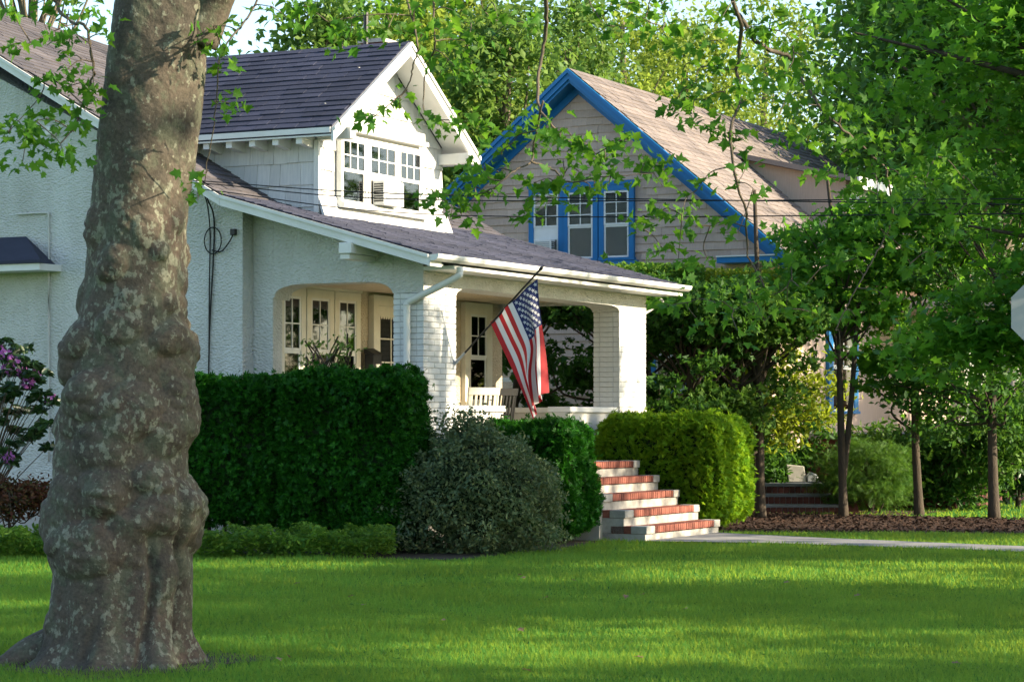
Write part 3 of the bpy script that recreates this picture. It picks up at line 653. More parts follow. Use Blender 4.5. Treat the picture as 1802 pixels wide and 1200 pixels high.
# ---------------------------------------------------------------- neighbour: tan house with blue trim
B0 = 13.0
HB = empty('tan_house', tuple(W(B0, 0)), 'tan shingled house with bright blue trim and brown roof behind the white porch', 'house', rotz=TH)
VR, ZR, SB = 4.20, 7.888, .83
def zB(v): return ZR - SB * abs(v - VR)
WB = .42                                       # gable wall stands back of the rake
VE0, VE1 = -.02, 8.42; LB = 12.
m = MB().prism([(.5, 0), (7.9, 0), (7.9, zB(7.9) - .18), (VR, ZR - .18), (.5, zB(.5) - .18)], (WB + .02, LB), 0).obj('wall', 'tan_shingle', HB)
for sgn, ve in ((1, VE0), (-1, VE1)):
    dr = MB().prism([(ve, zB(ve) - .13), (VR, ZR - .13), (VR, ZR - .012), (ve, zB(ve) - .012)], (.03, LB + .5), 0).obj('roof', 'roof_brown', HB)
    if sgn == 1:
        roof_strip(dr, [(0, ve, zB(ve)), (LB + .5, ve, zB(ve)), (LB + .5, VR, ZR), (0, VR, ZR)], 34, .016, 'roof_brown')
    rb = [(ve, zB(ve)), (VR, ZR)]
    for (u0, u1, d0, d1, nm) in ((-.01, .03, .015, .20, 'rake_board'), (-.05, -.012, .012, .09, 'rake_moulding'), (.035, WB + .01, .20, .26, 'soffit')):
        MB().prism([(v, z - d0) for v, z in rb] + [(v, z - d1) for v, z in rb[::-1]], (u0, u1), 0).obj(nm, 'blue_trim', HB)
# frieze along the wall under the soffit
    MB().prism([(v, z - .262) for v, z in rb] + [(v, z - .42) for v, z in rb[::-1]], (WB - .02, WB + .012), 0).obj('frieze', 'blue_trim', HB)
Bw = empty
gable_skip = lambda v, z: 3.05 < v < 5.2 and 4.36 < z < 5.80
wallB = MB().box(WB + .001, WB + .015, .5, 7.9, 4.2, 4.4).obj('gable', 'tan_shingle', HB)
shingle_field(wallB, 'tan_shingle', FS(WB + .02), .6, 7.8, 4.42, 7.6, .145, .24, .50, top=lambda v: zB(v) - .30, skip=gable_skip, gap=.003)
for k in range(30):
    z = .15 + k * .142
    MB().add([(WB + .018, .5, z + .15), (WB + .018, 7.9, z + .15), (WB - .004, 7.9, z), (WB - .004, .5, z), (WB + .018, .5, z), (WB + .018, 7.9, z)], [(0, 1, 2, 3), (2, 3, 4, 5)]).obj('siding_course', 'tan_shingle', m)
def ub(v): return v
for i, (a0, a1) in enumerate(((3.17, 3.66), (3.88, 4.38), (4.57, 5.07))):
    window(HB, FS(WB), a0, a1, 4.50, 5.68, 2, 3, casing='blue_trim', cas=.10, split=.52, cloth='blind', lower='blind', ac=(i == 2))
MB().box(WB - .09, WB - .003, 3.00, 5.24, 4.32, 4.425).obj('window_sill', 'blue_trim', HB)
MB().box(WB - .085, WB - .003, 3.05, 5.2, 5.785, 5.86).obj('window_head', 'blue_trim', HB)
# eave return
MB().box(.04, WB + .01, -.02, 1.35, 4.30, 4.40).obj('eave_return', 'blue_trim', HB); MB().box(.02, WB + .01, -.03, 1.36, 4.402, 4.425).obj('flashing', 'white_trim', HB)
for v, z0, z1 in ((2.35, 2.1, 3.3), (5.5, 1.6, 3.0)):
    window(HB, FS(WB - .03), v - .28, v + .28, z0, z1, 2, 2, casing='blue_trim', cas=.12, cloth='blind', lower='blind')
# front wall window and porch
window(HB, FB(.5), 3.55, 4.75, 1.75, 3.35, 2, 2, casing='blue_trim', cas=.24, cloth='lace', lower='lace')
pb = MB().box(2.2, 11.5, -2.3, .48, -.1, 1.22).obj('porch_base', 'dark_brick', HB); MB().box(2.1, 11.6, -2.4, .49, 1.222, 1.32).obj('porch_floor', 'bluestone', HB)
for u in (6.3, 7.9, 9.4, 11.2):
    c = MB().box(u - .15, u + .15, -2.25, -1.95, 1.9, 3.7).obj('porch_column', 'tan_shingle', HB); MB().box(u - .2, u + .2, -2.3, -1.9, 1.322, 1.9).obj('column_base', 'red_brick', c)
    for k in range(7): MB().tube([(u + .3 + k * .14, -2.1, 1.33), (u + .3 + k * .14, -2.1, 2.0)], .012, 5).obj('baluster', 'dark_metal', HB)
MB().box(5.9, 11.6, -2.5, .5, 3.705, 3.95).obj('porch_roof', 'tan_shingle', HB)
# dormer on the street slope
MB().prism([(.55, 4.8), (.55, 6.115), (2.85, 6.66), (2.85, 6.4)], (4.6, 6.2), 0).obj('dormer', 'tan_shingle', HB)
MB().prism([(.25, 6.05), (2.9, 6.68), (2.9, 6.78), (.25, 6.15)], (4.4, 6.4), 0).obj('dormer_roof', 'roof_brown', HB)
MB().box(4.38, 6.42, .21, .248, 5.93, 6.16).obj('fascia', 'white_trim', HB)
for a in (4.75, 5.5): window(HB, FB(.55), a, a + .5, 5.15, 5.9, 2, 2, casing='white_trim', cas=.08, cloth='lace', lower='lace')
# neighbour's garden steps
SB_ = empty('garden_steps', (4.78, 40.2, 0), 'low dark brick garden steps with bluestone treads behind the mulch', 'steps')
bm_ = MB().box(-.045, .045, -.05, .05, -.085, .085).mesh('brick', bevel=.004); bm_.materials.append(MATS['dark_brick'])
for k in range(3):
    MB().box(-.68 + .0, .68, .32 * k, 1.6, .165 * k - .02, .165 * k + .105).obj('riser', 'mortar', SB_)
    MB().box(-.70, .70, .32 * k - .03, 1.6, .165 * k + .107, .165 * k + .16).obj('tread', 'bluestone', SB_, bevel=.006)
    for q in range(14): link('brick', bm_, None, SB_, (-.63 + q * .097, .32 * k + .03, .165 * k + .02))
for s in (-1, 1):
    MB().prism([(-.15, 0), (1.6, 0), (1.6, .52), (.8, .52)], (s * .72, s * .98), 0).obj('wing_wall', 'dark_brick', SB_)
pl = empty('stone_block', (4.9, 41.5, .5), 'small pale stone block standing on the dark garden steps', 'ornament')
MB().prism([(-.16, 0), (.14, 0), (.10, .27), (-.20, .30)], (-.1, .1), 1).obj('block', 'concrete', pl, bevel=.01)
MB().prism([(.16, 0), (.36, 0), (.33, .12), (.22, .17), (.15, .1)], (-.12, .12), 1).obj('rubble', 'grey_metal', pl, bevel=.015)
pp = empty('brick_stair_pier', (5.55, 44.2, 0), 'sunlit orange brick pier with white side by the tan house steps', 'pier')
MB().prism([(-.12, 0), (.34, 0), (.34, 1.2), (.05, 1.25), (-.05, .95), (-.12, .9)], (-.2, .2), 1).obj('pier', 'red_brick', pp); MB().prism([(-.20, .75), (-.122, .75), (-.052, 1.22), (-.13, 1.22)], (-.18, .18), 1).obj('white_edge', 'white_trim', pp)
# ---------------------------------------------------------------- overhead wires and the back of a road sign
for i, (a, b, c) in enumerate((((340, 318, 29.4), (760, 343, 27.5), (1900, 362, 24)), ((345, 322, 29.4), (760, 352, 27.7), (1900, 350, 24.2)), ((350, 333, 29.4), (800, 379, 27.5), (1900, 376, 24)))):
    p = MB().tube(smooth_path([PX(*a), PX(*b), PX(*c)], 40), .0065, 5).obj('overhead_wire', 'wire')
    tag(p, ['highest thin black wire crossing the dormer windows', 'middle black wire crossing just under the highest one', 'lowest black wire crossing below the dormer windows'][i], 'wire', 'service wires to the white house')
sg = empty('road_sign', (5.52, 24.9, 0), 'grey back of an octagonal road sign at the right edge', 'sign')
a8 = [(.41 * math.cos(math.radians(22.5 + 45 * k)), 2.66 + .41 * math.sin(math.radians(22.5 + 45 * k))) for k in range(8)]
MB().prism(a8, (-.003, .003), 1).obj('plate', 'grey_metal', sg); MB().box(-.03, .03, .005, .04, 0, 3.0).obj('post', 'dark_metal', sg)
# ---------------------------------------------------------------- plane tree in front
TX, TY = PX(212, 1165, 15.5)[:2]
PT = empty('plane_tree', (TX, TY, 0), 'big burled plane tree with mottled bark at the left of the lawn', 'tree')
zs_px = np.array([1175, 1150, 1100, 1050, 1000, 900, 800, 700, 600, 500, 400, 300, 200, 100, 0, -150, -400])
lf = np.array([30, 55, 66, 72, 78, 84, 86, 106, 122, 143, 150, 155, 165, 176, 192, 205, 225]); rt = np.array([352, 350, 348, 349, 348, 344, 340, 339, 331, 336, 338, 350, 360, 368, 385, 398, 405])
kk = 15.5 / FPX
NZ, NA = 420, 200
zz = np.linspace(-.12, EYE + (HORIZON + 400) * kk, NZ); ypx = HORIZON - (zz - EYE) / kk
L_ = np.interp(ypx, zs_px[::-1], lf[::-1]); R_ = np.interp(ypx, zs_px[::-1], rt[::-1])
cx = ((L_ + R_) / 2 - 901) * kk - TX; rr = (R_ - L_) / 2 * kk * .955
an = np.linspace(0, 2 * np.pi, NA, endpoint=False); A, Zg = np.meshgrid(an, zz)
disp = np.zeros_like(A)
def gbump(n, z0, z1, s0, s1, h0, h1):
    global disp
    for _ in range(n):
        a, z = rng.uniform(0, 2 * np.pi), rng.uniform(z0, z1); s = rng.uniform(s0, s1); h = rng.uniform(h0, h1)
        da = np.angle(np.exp(1j * (A - a))) * .46; d2 = (da / (s * rng.uniform(1.1, 1.9))) ** 2 + ((Zg - z) / s) ** 2
        d = np.sqrt(d2); disp = np.maximum(disp, h * np.clip(1 - d ** 2.4, 0, None) ** .8 + disp * .55 * (d < 1.0)) if True else disp
gbump(75, .7, 2.2, .08, .20, .04, .085); gbump(22, 2.0, 2.9, .07, .15, .02, .05); gbump(30, 2.8, 5, .06, .14, .006, .018); gbump(16, .1, .8, .08, .16, .015, .04)
low = np.clip((.95 - Zg) / .95, 0, 1)
fur = .016 * np.sin(A * 7 + 1.5 * np.sin(Zg * 4)) + .012 * np.sin(A * 13 + 2 + Zg * 3)
disp += fur * low ** .8 - .02 * low
for a0_, dep, zt in ((5.25, .07, .9), (5.8, .07, 1.25), (4.6, .05, .35), (3.9, .02, .5)):
    ac_ = a0_ + .10 * np.sin(Zg * 5 + a0_); disp -= dep * np.exp(-(np.angle(np.exp(1j * (A - ac_))) / .07) ** 2) * np.clip((zt - Zg) / .25, 0, 1)
flare = .10 * np.clip((.22 - Zg) / .3, 0, 1.2) ** 1.5 * (1 + .8 * np.sin(A * 5 + 1.0))
for a, wd in ((math.pi * 1.03, .25), (math.pi * 1.45, .16), (math.pi * 1.75, .2)):
    flare += .16 * np.exp(-(np.angle(np.exp(1j * (A - a))) / wd) ** 2) * np.clip((.34 - Zg) / .4, 0, 1.2) ** 1.6
wr = np.zeros_like(A)
for _ in range(26):
    ka, kz, ph = rng.integers(2, 26), rng.uniform(18, 95), rng.uniform(0, 6.28); wr += np.sin(A * ka + Zg * kz + ph + 1.3 * np.sin(A * 3 + ph)) / 26 ** .5
disp += .0025 * wr * (.5 + np.clip(disp / .04, 0, 1.2)) + .001 * wr
wob = .012 * np.sin(A * 3 + Zg * 2.1) + .008 * np.sin(A * 5 - Zg * 3.3 + 1)
RAD = rr[:, None] + disp + flare + wob - .02
vv = np.stack([cx[:, None] + RAD * np.cos(A), RAD * np.sin(A) * .95, Zg], -1).reshape(-1, 3)
i = np.arange(NZ - 1)[:, None] * NA; j = np.arange(NA)[None]; j2 = (j + 1) % NA
ff = np.stack([i + j, i + j2, i + NA + j2, i + NA + j], -1).reshape(-1, 4)
link('trunk', npmesh('trunk', vv, ff, True), 'plane_bark', PT)
rootp = MB().tube(smooth_path([(-.30, 0, .10), (-.55, -.08, .04), (-.72, -.16, -.02), (-.95, -.25, -.06)], 20), np.linspace(.20, .02, 19), 10)
rootp.obj('root', 'plane_bark', PT, smooth=True)
sheet('bare_soil', [(TX + (.85 + .12 * math.sin(3 * q) + .08 * math.sin(7 * q)) * math.cos(q), TY + (.85 + .12 * math.sin(3 * q) + .08 * math.sin(7 * q)) * math.sin(q)) for q in np.linspace(0, 6.2, 40)], .006, 'dirt')
ztop = zz[-1]; ctop = np.array([cx[-1], 0, ztop])
PTL = np.array([TX, TY, 0])
limb_ends = []
for k, (dx, dy, dz, r) in enumerate(((-2.2, .8, 3.2, .22), (1.8, -.6, 3.6, .24), (.4, 2.6, 3.4, .2), (.3, -2.2, 3.0, .17), (2.6, 1.8, 2.2, .17))):
    p = smooth_path([ctop - (0, 0, .5), ctop + np.array([dx * .3, dy * .3, dz * .35]), ctop + np.array([dx, dy, dz])], 14)
    MB().tube(p, np.linspace(r, .06, len(p)), 9).obj('limb', 'plane_bark', PT, smooth=True); limb_ends.append(p[-1])
p = smooth_path([(PX(340, 70, 15.5) - PTL), (PX(372, 0, 15.45) - PTL), (PX(410, -80, 15.3) - PTL), (PX(520, -330, 15) - PTL)], 16)
MB().tube(p, np.linspace(.17, .10, len(p)), 10).obj('limb', 'plane_bark', PT, smooth=True)
# hanging twigs with lobed leaves: (path in the picture plane at its own distance), clusters
DB = 16.5
BR = [
 (15.2, [(60, -60), (95, 0), (120, 35), (152, 48), (160, 100), (165, 130), (142, 195), (130, 232)], .014,
  [(30, 85, 7), (58, 12, 6), (98, 62, 7), (115, 75, 6), (75, 140, 8), (112, 128, 8), (135, 150, 9), (20, 225, 9), (62, 212, 9), (100, 215, 9), (40, 242, 8), (90, 262, 9), (120, 275, 9), (32, 290, 7), (150, 222, 7), (160, 160, 7), (178, 62, 7), (165, 15, 9), (130, 100, 5), (150, 190, 7), (20, 20, 5), (110, 12, 6), (55, 235, 6)]),
 (15.0, [(470, -40), (440, 25), (405, 70), (385, 110), (380, 190), (360, 320)], .008,
  [(375, 60, 7), (390, 100, 7), (392, 120, 6), (372, 30, 6), (392, 190, 5), (412, 188, 4), (352, 328, 6), (345, 345, 3), (420, 45, 3), (480, 20, 4), (500, 28, 6)]),
 (17.0, [(700, -60), (722, 20), (735, 80), (728, 115), (712, 160), (655, 208)], .009,
  [(590, 45, 8), (612, 60, 8), (640, 10, 6), (680, 55, 8), (690, 25, 6), (720, 70, 8), (735, 15, 8), (600, 85, 4), (640, 210, 7), (660, 205, 5), (695, 190, 6), (715, 160, 3), (545, 15, 7), (520, 25, 6)]),
 (16.6, [(770, -50), (762, 30), (765, 80), (750, 125), (745, 185), (760, 208), (830, 215)], .008,
  [(795, 15, 8), (775, 60, 7), (825, 75, 8), (820, 45, 5), (830, 130, 8), (800, 115, 8), (780, 125, 6), (758, 208, 6), (790, 222, 8), (820, 215, 7), (850, 235, 5), (765, 100, 5)]),
 (17.2, [(845, -40), (850, 15), (880, 40), (905, 45)], .005, [(880, 30, 6), (925, 42, 5), (870, 72, 3), (940, 30, 3)]),
 (16.2, [(962, -60), (960, 20), (957, 80), (946, 150), (953, 195), (975, 225), (990, 248)], .016,
  [(1010, 245, 9), (1030, 255, 8), (985, 235, 6), (960, 250, 8), (930, 200, 6), (945, 225, 6), (1060, 275, 9), (1085, 255, 8), (1100, 248, 8), (1070, 290, 6), (900, 250, 6), (880, 275, 7)]),
 (16.0, [(955, 180), (940, 250), (935, 285), (905, 300), (870, 330), (830, 345), (790, 360)], .008,
  [(760, 358, 7), (785, 345, 7), (805, 355, 8), (830, 320, 8), (850, 292, 8), (870, 305, 6), (825, 380, 5), (790, 380, 4), (870, 345, 4), (815, 372, 4), (748, 352, 4), (845, 330, 5), (835, 405, 2), (892, 318, 5)]),
 (16.0, [(935, 285), (975, 300), (1000, 320), (1060, 312), (1150, 305)], .008,
  [(1000, 290, 8), (975, 320, 7), (1020, 310, 7), (940, 325, 8), (930, 375, 6), (960, 345, 8), (985, 350, 7), (1050, 330, 4), (1080, 300, 6), (1150, 300, 8), (1170, 290, 7), (1135, 285, 6), (1075, 325, 5), (1040, 340, 4), (910, 385, 3), (1160, 320, 4)]),
 (17.5, [(1010, -50), (1040, 10), (1060, 40)], .006, [(1040, 20, 6), (1065, 45, 6), (1090, 10, 6), (1125, 10, 5), (1100, 40, 4)]),
 (17.5, [(1150, -60), (1140, 20), (1120, 50)], .006, [(1130, 30, 6), (1170, 10, 7), (1190, 45, 7), (1175, 75, 6), (1110, 12, 5), (1150, 60, 5)]),
 (17.0, [(1280, -60), (1290, 0), (1306, 60), (1297, 120), (1302, 170), (1288, 230), (1293, 300), (1312, 380), (1318, 450), (1345, 505)], .017,
  [(1290, 20, 8), (1260, 60, 8), (1235, 75, 7), (1330, 50, 8), (1320, 110, 8), (1260, 110, 8), (1225, 140, 9), (1290, 150, 7), (1200, 165, 9), (1240, 175, 8), (1330, 170, 8), (1180, 190, 8), (1215, 205, 6), (1270, 235, 9), (1300, 250, 8), (1245, 225, 7), (1318, 300, 4), (1285, 300, 3), (1330, 330, 4), (1300, 410, 4), (1225, 338, 6), (1340, 470, 5), (1250, 392, 6), (1200, 375, 6), (1150, 380, 7), (1125, 395, 5), (1225, 408, 5), (1170, 440, 6), (1150, 445, 5), (1205, 455, 6), (1240, 465, 4), (1130, 380, 5)]),
 (17.4, [(1292, 20), (1338, 78), (1385, 98), (1412, 140), (1440, 185), (1475, 222), (1520, 260), (1560, 300)], .018,
  [(1350, 60, 8), (1370, 20, 9), (1400, 80, 9), (1430, 40, 9), (1340, 140, 7), (1380, 140, 9), (1420, 120, 9), (1450, 150, 9), (1400, 190, 9), (1470, 190, 8), (1440, 230, 8), (1500, 225, 9), (1495, 195, 8), (1530, 240, 8), (1560, 270, 9), (1590, 250, 9), (1480, 270, 8), (1530, 300, 9), (1580, 320, 9), (1620, 300, 9), (1640, 340, 9), (1600, 370, 9), (1550, 350, 8), (1500, 330, 8), (1450, 300, 8), (1420, 260, 8), (1380, 240, 7), (1660, 280, 8), (1690, 310, 8), (1720, 340, 8), (1680, 380, 8)]),
 (18.0, [(1560, 300), (1570, 380), (1540, 450), (1500, 520), (1470, 580)], .009,
  [(1540, 400, 9), (1580, 430, 9), (1500, 450, 9), (1460, 470, 8), (1420, 510, 8), (1380, 545, 7), (1340, 560, 6), (1290, 548, 7), (1250, 530, 5), (1210, 530, 6), (1180, 535, 5), (1230, 570, 5), (1300, 590, 4), (1440, 560, 8), (1500, 560, 8), (1560, 520, 8), (1600, 480, 8), (1640, 440, 8), (1480, 620, 5), (1350, 520, 7), (1320, 510, 6), (1400, 460, 7), (1160, 545, 4)]),
]
leafpos, leafsz, leafR, twigs = [], [], [], []
OL = [(0, -.42)] + half + [(0, .56)] + [(-x, y) for x, y in half[::-1]]
KINDS = [LOBED, fan(OL, .75, .35), fan([(x * .82, y) for x, y in OL], .1, .7), fan([(x * 1.1 + .06 * y, y * .9) for x, y in OL], -.3, .3)]
LMS = []
for kd in KINDS: q_ = npmesh('leaf', *kd); q_.materials.append(MATS['plane_leaf_one']); LMS.append(q_)
budget = []
for bi, (D, path, r, cl) in enumerate(BR):
    pts = np.array([PX(x, y, D + .25 * math.sin(q * 1.3 + bi)) for q, (x, y) in enumerate(path)]) - PTL
    sp = smooth_path(pts, 40); sp += rng.normal(size=sp.shape) * r * .35
    m = MB().tube(sp, np.linspace(r, r * .38, len(sp)), 6)
    loc_leaves = []; net = sp.copy()
    for (x, y, n) in cl:
        dD = rng.normal() * .35; c = PX(x, y, D + dD) - PTL
        k = np.argmin(np.linalg.norm((net - c) * (1, .6, 1), axis=1)); a = net[k]; mid = (a + c) / 2 + rng.normal(size=3) * .10 * np.linalg.norm(c - a) + (0, 0, .12 * np.linalg.norm(c - a))
        tw = smooth_path([a, mid, c + rng.normal(size=3) * .02], 8); m.tube(tw, np.linspace(.005, .0025, len(tw)), 4, cap=False); net = np.vstack([net, tw[2:]])
        n = int(n * 1.9)
        pos = c + rng.normal(size=(n, 3)) * (.066, .085, .045); sz = rng.uniform(.042, .105, n) * D / 16.5
        out = pos - c; out[:, 2] -= .03; out /= np.linalg.norm(out, axis=1)[:, None]
        loc_leaves += list(zip(pos, sz, rotmats(n, .55, out + (0, 0, -.25), 1.0)))
    br = m.obj('branch', 'twig', PT, smooth=True)
    for (p, s, R_m) in loc_leaves: budget.append((s * 1. / D, p, s, R_m, br))
budget.sort(key=lambda t: -t[0])
for (q, p, s, R_m, br) in budget[:300]:
    o = link('leaf', LMS[rng.integers(4)], None, br); o.matrix_local = Matrix.Translation(Vector(p)) @ Matrix([list(x) for x in R_m]).to_4x4() @ Matrix.Scale(float(s), 4)
rest = budget[300:]
v, f = join([leaves(KINDS[q], np.array([b[1] for b in rest[q::4]]), np.array([b[2] for b in rest[q::4]]), np.array([b[3] for b in rest[q::4]])) for q in range(4)])
link('foliage', npmesh('foliage', v, f), 'plane_leaf', PT)['kind'] = 'stuff'
# its crown overhead, above the picture
def clumps(center, radii, n, shell=.55):
    d = rng.normal(size=(n, 3)); d /= np.linalg.norm(d, axis=1)[:, None]; r = (shell + (1 - shell) * rng.random(n)) ** 1
    return np.asarray(center) + d * r[:, None] * np.asarray(radii)
def crown(cl, per, spread, tmpl, size, up=.4, flat=.6, sizevar=.35):
    pos = np.repeat(cl, per, 0) + rng.normal(size=(len(cl) * per, 3)) * np.array([spread, spread, spread * flat])
    sz = size * (1 + rng.uniform(-sizevar, sizevar, len(pos)))
    return leaves(tmpl, pos, sz, rotmats(len(pos), up))
cl = np.vstack([clumps(e + (0, 0, 1.2), (2.0, 2.0, 1.6), 26) for e in limb_ends])
v, f = crown(cl, 60, .42, LOBED_S, .2)
link('crown', npmesh('crown', v, f), 'plane_leaf', PT)['kind'] = 'stuff'
# ---------------------------------------------------------------- generic trees
def tree(name, label, base, h, trunk_r, crowns, leafmat_, tmpl, size, nclump, per, spread, bark='dark_bark', group=None, lean=(0, 0), limbs=8, flat=.6, up=.4, cat='tree', forks=None, shell=.55, single=None):
    base = np.array([*base[:2], base[2] if len(base) > 2 else 0.]); T = empty(name, tuple(base), label, cat, group)
    top = np.array([lean[0], lean[1], h])
    m = MB(); p = smooth_path([(0, 0, -.1), top * .33 + (rng.normal() * .06, rng.normal() * .06, 0), top * .66 + (rng.normal() * .08, 0, 0), top], 18)
    rads = np.linspace(trunk_r, trunk_r * .35, len(p)); rads[0] *= 1.35; rads[1] *= 1.12
    m.tube(p, rads, 10)
    if forks:
        for (fx, fy, z0, z1) in forks:
            k = np.argmin(abs(p[:, 2] - z0)); q = smooth_path([p[k], p[k] + np.array([fx * .45, fy * .45, (z1 - z0) * .35]), p[k] + np.array([fx, fy, z1 - z0])], 12)
            m.tube(q, np.linspace(trunk_r * .85, trunk_r * .4, len(q)), 9)
    cls = np.vstack([clumps(np.array(c), r, max(3, int(nclump * wgt)), shell) for c, r, wgt in crowns])
    for k in rng.choice(len(cls), min(limbs, len(cls)), replace=False):
        e = cls[k]; j = np.argmin(abs(p[:, 2] - max(e[2] * .72, h * .25))); a = p[j]
        q = smooth_path([a, (a + e) / 2 + rng.normal(size=3) * .12, e], 8); m.tube(q, np.linspace(rads[j] * .42, .012, len(q)), 6, cap=False)
    m.obj('trunk', bark, T, smooth=True)
    if single:                      # the leaves that show largest are objects of their own
        pos = np.repeat(cls, per, 0) + rng.normal(size=(len(cls) * per, 3)) * np.array([spread, spread, spread * flat])
        sz = size * (1 + rng.uniform(-.35, .35, len(pos))); R = rotmats(len(pos), up); wp = pos + base
        px, py = 901 + wp[:, 0] / wp[:, 1] * FPX, HORIZON - (wp[:, 2] - EYE) / wp[:, 1] * FPX
        score = np.where((px > 1150) & (px < 1800) & (py > 0) & (py < 900), sz / wp[:, 1], 0); order = np.argsort(-score); front, back = order[:300], order[300:]
        lm_ = npmesh('leaf', *tmpl); lm_.materials.append(MATS[single])
        for q in front:
            o = link('leaf', lm_, None, T); o.matrix_local = Matrix.Translation(Vector(pos[q])) @ Matrix([list(x) for x in R[q]]).to_4x4() @ Matrix.Scale(float(sz[q]), 4)
        v, f = leaves(tmpl, pos[back], sz[back], R[back])
    else: v, f = crown(cls, per, spread, tmpl, size, up, flat)
    c = link('crown', npmesh('crown', v, f), leafmat_, T); c['kind'] = 'stuff'
    return T
# maple at the right, nearer than the houses; trunk out of the picture
MT = tree('maple_tree', 'dense dark green maple whose boughs fill the upper right of the picture', (8.1, 25.6), 8.5, .3,
     [((-2.0, .3, 5.6), (3.0, 1.7, 2.6), 1.0), ((-1.3, .2, 3.6), (1.9, 1.4, 1.5), .45), ((1.5, 0, 6.5), (3, 2.4, 2.8), .5), ((-2.2, .2, 2.95), (1.1, .7, .55), .12), ((-3.4, 0, 2.35), (.75, .5, .5), .07), ((-2.65, .1, 2.45), (.8, .6, .6), .10)], 'maple_leaf', LOBED_S, .125, 215, 44, .25, flat=.36, up=.8, limbs=60, shell=.2, single='maple_leaf_one')
# trees in the mulch bed in front of the tan house
grp = 'slim trees in the mulch bed'
tree('slim_tree', 'slim single-trunked tree nearest the sunlit hedge in the mulch', (3.94, 38.3), 5.2, .08, [((0, .3, 3.3), (1.1, 1.0, .6), .5)], 'maple_leaf', DIAMOND, .11, 60, 70, .22, group=grp, lean=(-.1, 0), limbs=30, flat=.35)
tree('slim_tree', 'slim tree whose trunk forks low into two stems', (5.31, 38.7), 5.6, .07, [((.1, .3, 4.0), (1.2, 1.1, 1.1), .9)], 'maple_leaf', LOBED_S, .14, 70, 60, .25, group=grp, lean=(-.28, 0), limbs=20, forks=[(.32, 0, .45, 4.4)], flat=.4)
tree('slim_tree', 'slim dark tree with low leafy boughs second from the right', (6.59, 39.1), 5.0, .075, [((0, 0, 4.6), (1.2, 1.1, 1.1), .8), ((0, -.1, 2.2), (1.0, .5, .9), .4)], 'maple_leaf', LOBED_S, .14, 60, 60, .24, group=grp, limbs=20, flat=.4)
tree('slim_tree', 'slim tree with bare lower twigs nearest the right edge', (7.56, 37.9), 5.6, .085, [((.1, 0, 4.4), (1.5, 1.2, 1.6), 1), ((-.4, .2, 2.0), (1.3, .7, .9), .6)], 'dark_tree_leaf', DIAMOND, .11, 70, 70, .24, group=grp, limbs=46, flat=.3)
# evergreens between the two houses
grp = 'dark evergreens between the houses'
for k, (u, v, h, lab) in enumerate(((9.4, 1.6, 3.7, 'dark evergreen seen through the porch opening behind the flag'), (8.9, .1, 3.5, 'dark evergreen just right of the sunlit porch pier'), (9.5, -.5, 3.4, 'dark evergreen behind the sunlit hedge under the clipped hedge top'), (9.2, 3.4, 4.0, 'dark evergreen farthest back beside the porch wall'))):
    b = W(u, v)
    tree('evergreen_tree', lab, b, h, .11, [((0, 0, h - .25), (1.25, 1.2, .5), .75), ((0, 0, 2.3), (1.2, 1.1, 1.2), .35)], 'dark_tree_leaf' if k != 2 else 'fir_leaf', TUFT, .13, 70, 60, .2, group=grp, limbs=60, flat=.5)
for (px, D, z0, z1, rx, mat, lab) in ((1130, 40.5, 3.5, 4.15, 1.0, 'cover_leaf', 'flat clipped green top of the hedge left below the tan gable'), (1300, 40.8, 3.35, 4.08, 1.2, 'gold_leaf', 'flat clipped yellowish top of the hedge right below the tan gable')):
    c = PX(px, 500, D); T = empty('tall_hedge', (c[0], c[1], 0), lab, 'hedge', 'clipped hedge tops below the gable')
    n = 15000; pos = rng.uniform(-1, 1, (n, 3)) * (rx, .7, (z1 - z0) / 2) + (0, 0, (z0 + z1) / 2)
    v, f = leaves(DIAMOND, pos, rng.uniform(.05, .10, n), rotmats(n, .4)); link('foliage', npmesh('foliage', v, f), mat, T)['kind'] = 'stuff'
    MB().tube([(0, 0, 0), (.1, 0, 2), (0, 0, z0 + .2)], [.1, .08, .05], 7).obj('trunk', 'dark_bark', T)
tree('golden_shrub', 'yellow green shrub glowing behind the slim trees', (4.0, 40.4), 2.6, .05, [((.35, .2, 1.95), (1.3, .5, .85), 1)], 'gold_leaf', OVAL, .11, 75, 50, .17, limbs=25, cat='shrub')
tree('fir_shrub', 'low spreading evergreen shrub between the forked tree and its neighbour', (5.95, 40.3), 1.1, .05, [((0, 0, .62), (.85, .7, .6), 1)], 'fir_leaf', SPRIG, .15, 90, 45, .14, limbs=20, flat=.35, cat='shrub')
tree('leafy_shrub', 'broad glossy-leaved shrub at the far right beyond the bed', (9.0, 43), 1.6, .05, [((0, 0, .9), (1.0, .8, .8), 1)], 'rhodo_leaf', OVAL, .17, 60, 40, .17, limbs=15, cat='shrub')
tree('leafy_shrub', 'dark rounded shrub beside the low garden steps', (3.9, 41.6), 1.3, .05, [((0, 0, .8), (.85, .6, .7), 1)], 'dark_tree_leaf', OVAL, .12, 60, 50, .17, limbs=15, cat='shrub')
tree('leafy_shrub', 'loose dark shrub under the tan house window', (6.8, 42.5), 1.5, .05, [((0, 0, .9), (1.1, .6, .75), 1)], 'fir_leaf', OVAL, .12, 60, 50, .17, limbs=15, cat='shrub')
tree('leafy_shrub', 'dark shrub filling the gap below the tan porch floor', (7.6, 42.0), 1.4, .05, [((0, 0, .8), (1.0, .5, .75), 1)], 'dark_tree_leaf', OVAL, .12, 60, 50, .17, limbs=15, cat='shrub')
tree('leafy_shrub', 'tall loose shrub before the tan porch columns', (8.3, 41.4), 1.9, .05, [((0, 0, 1.3), (.9, .5, .9), 1)], 'fir_leaf', OVAL, .12, 60, 50, .17, limbs=15, cat='shrub')
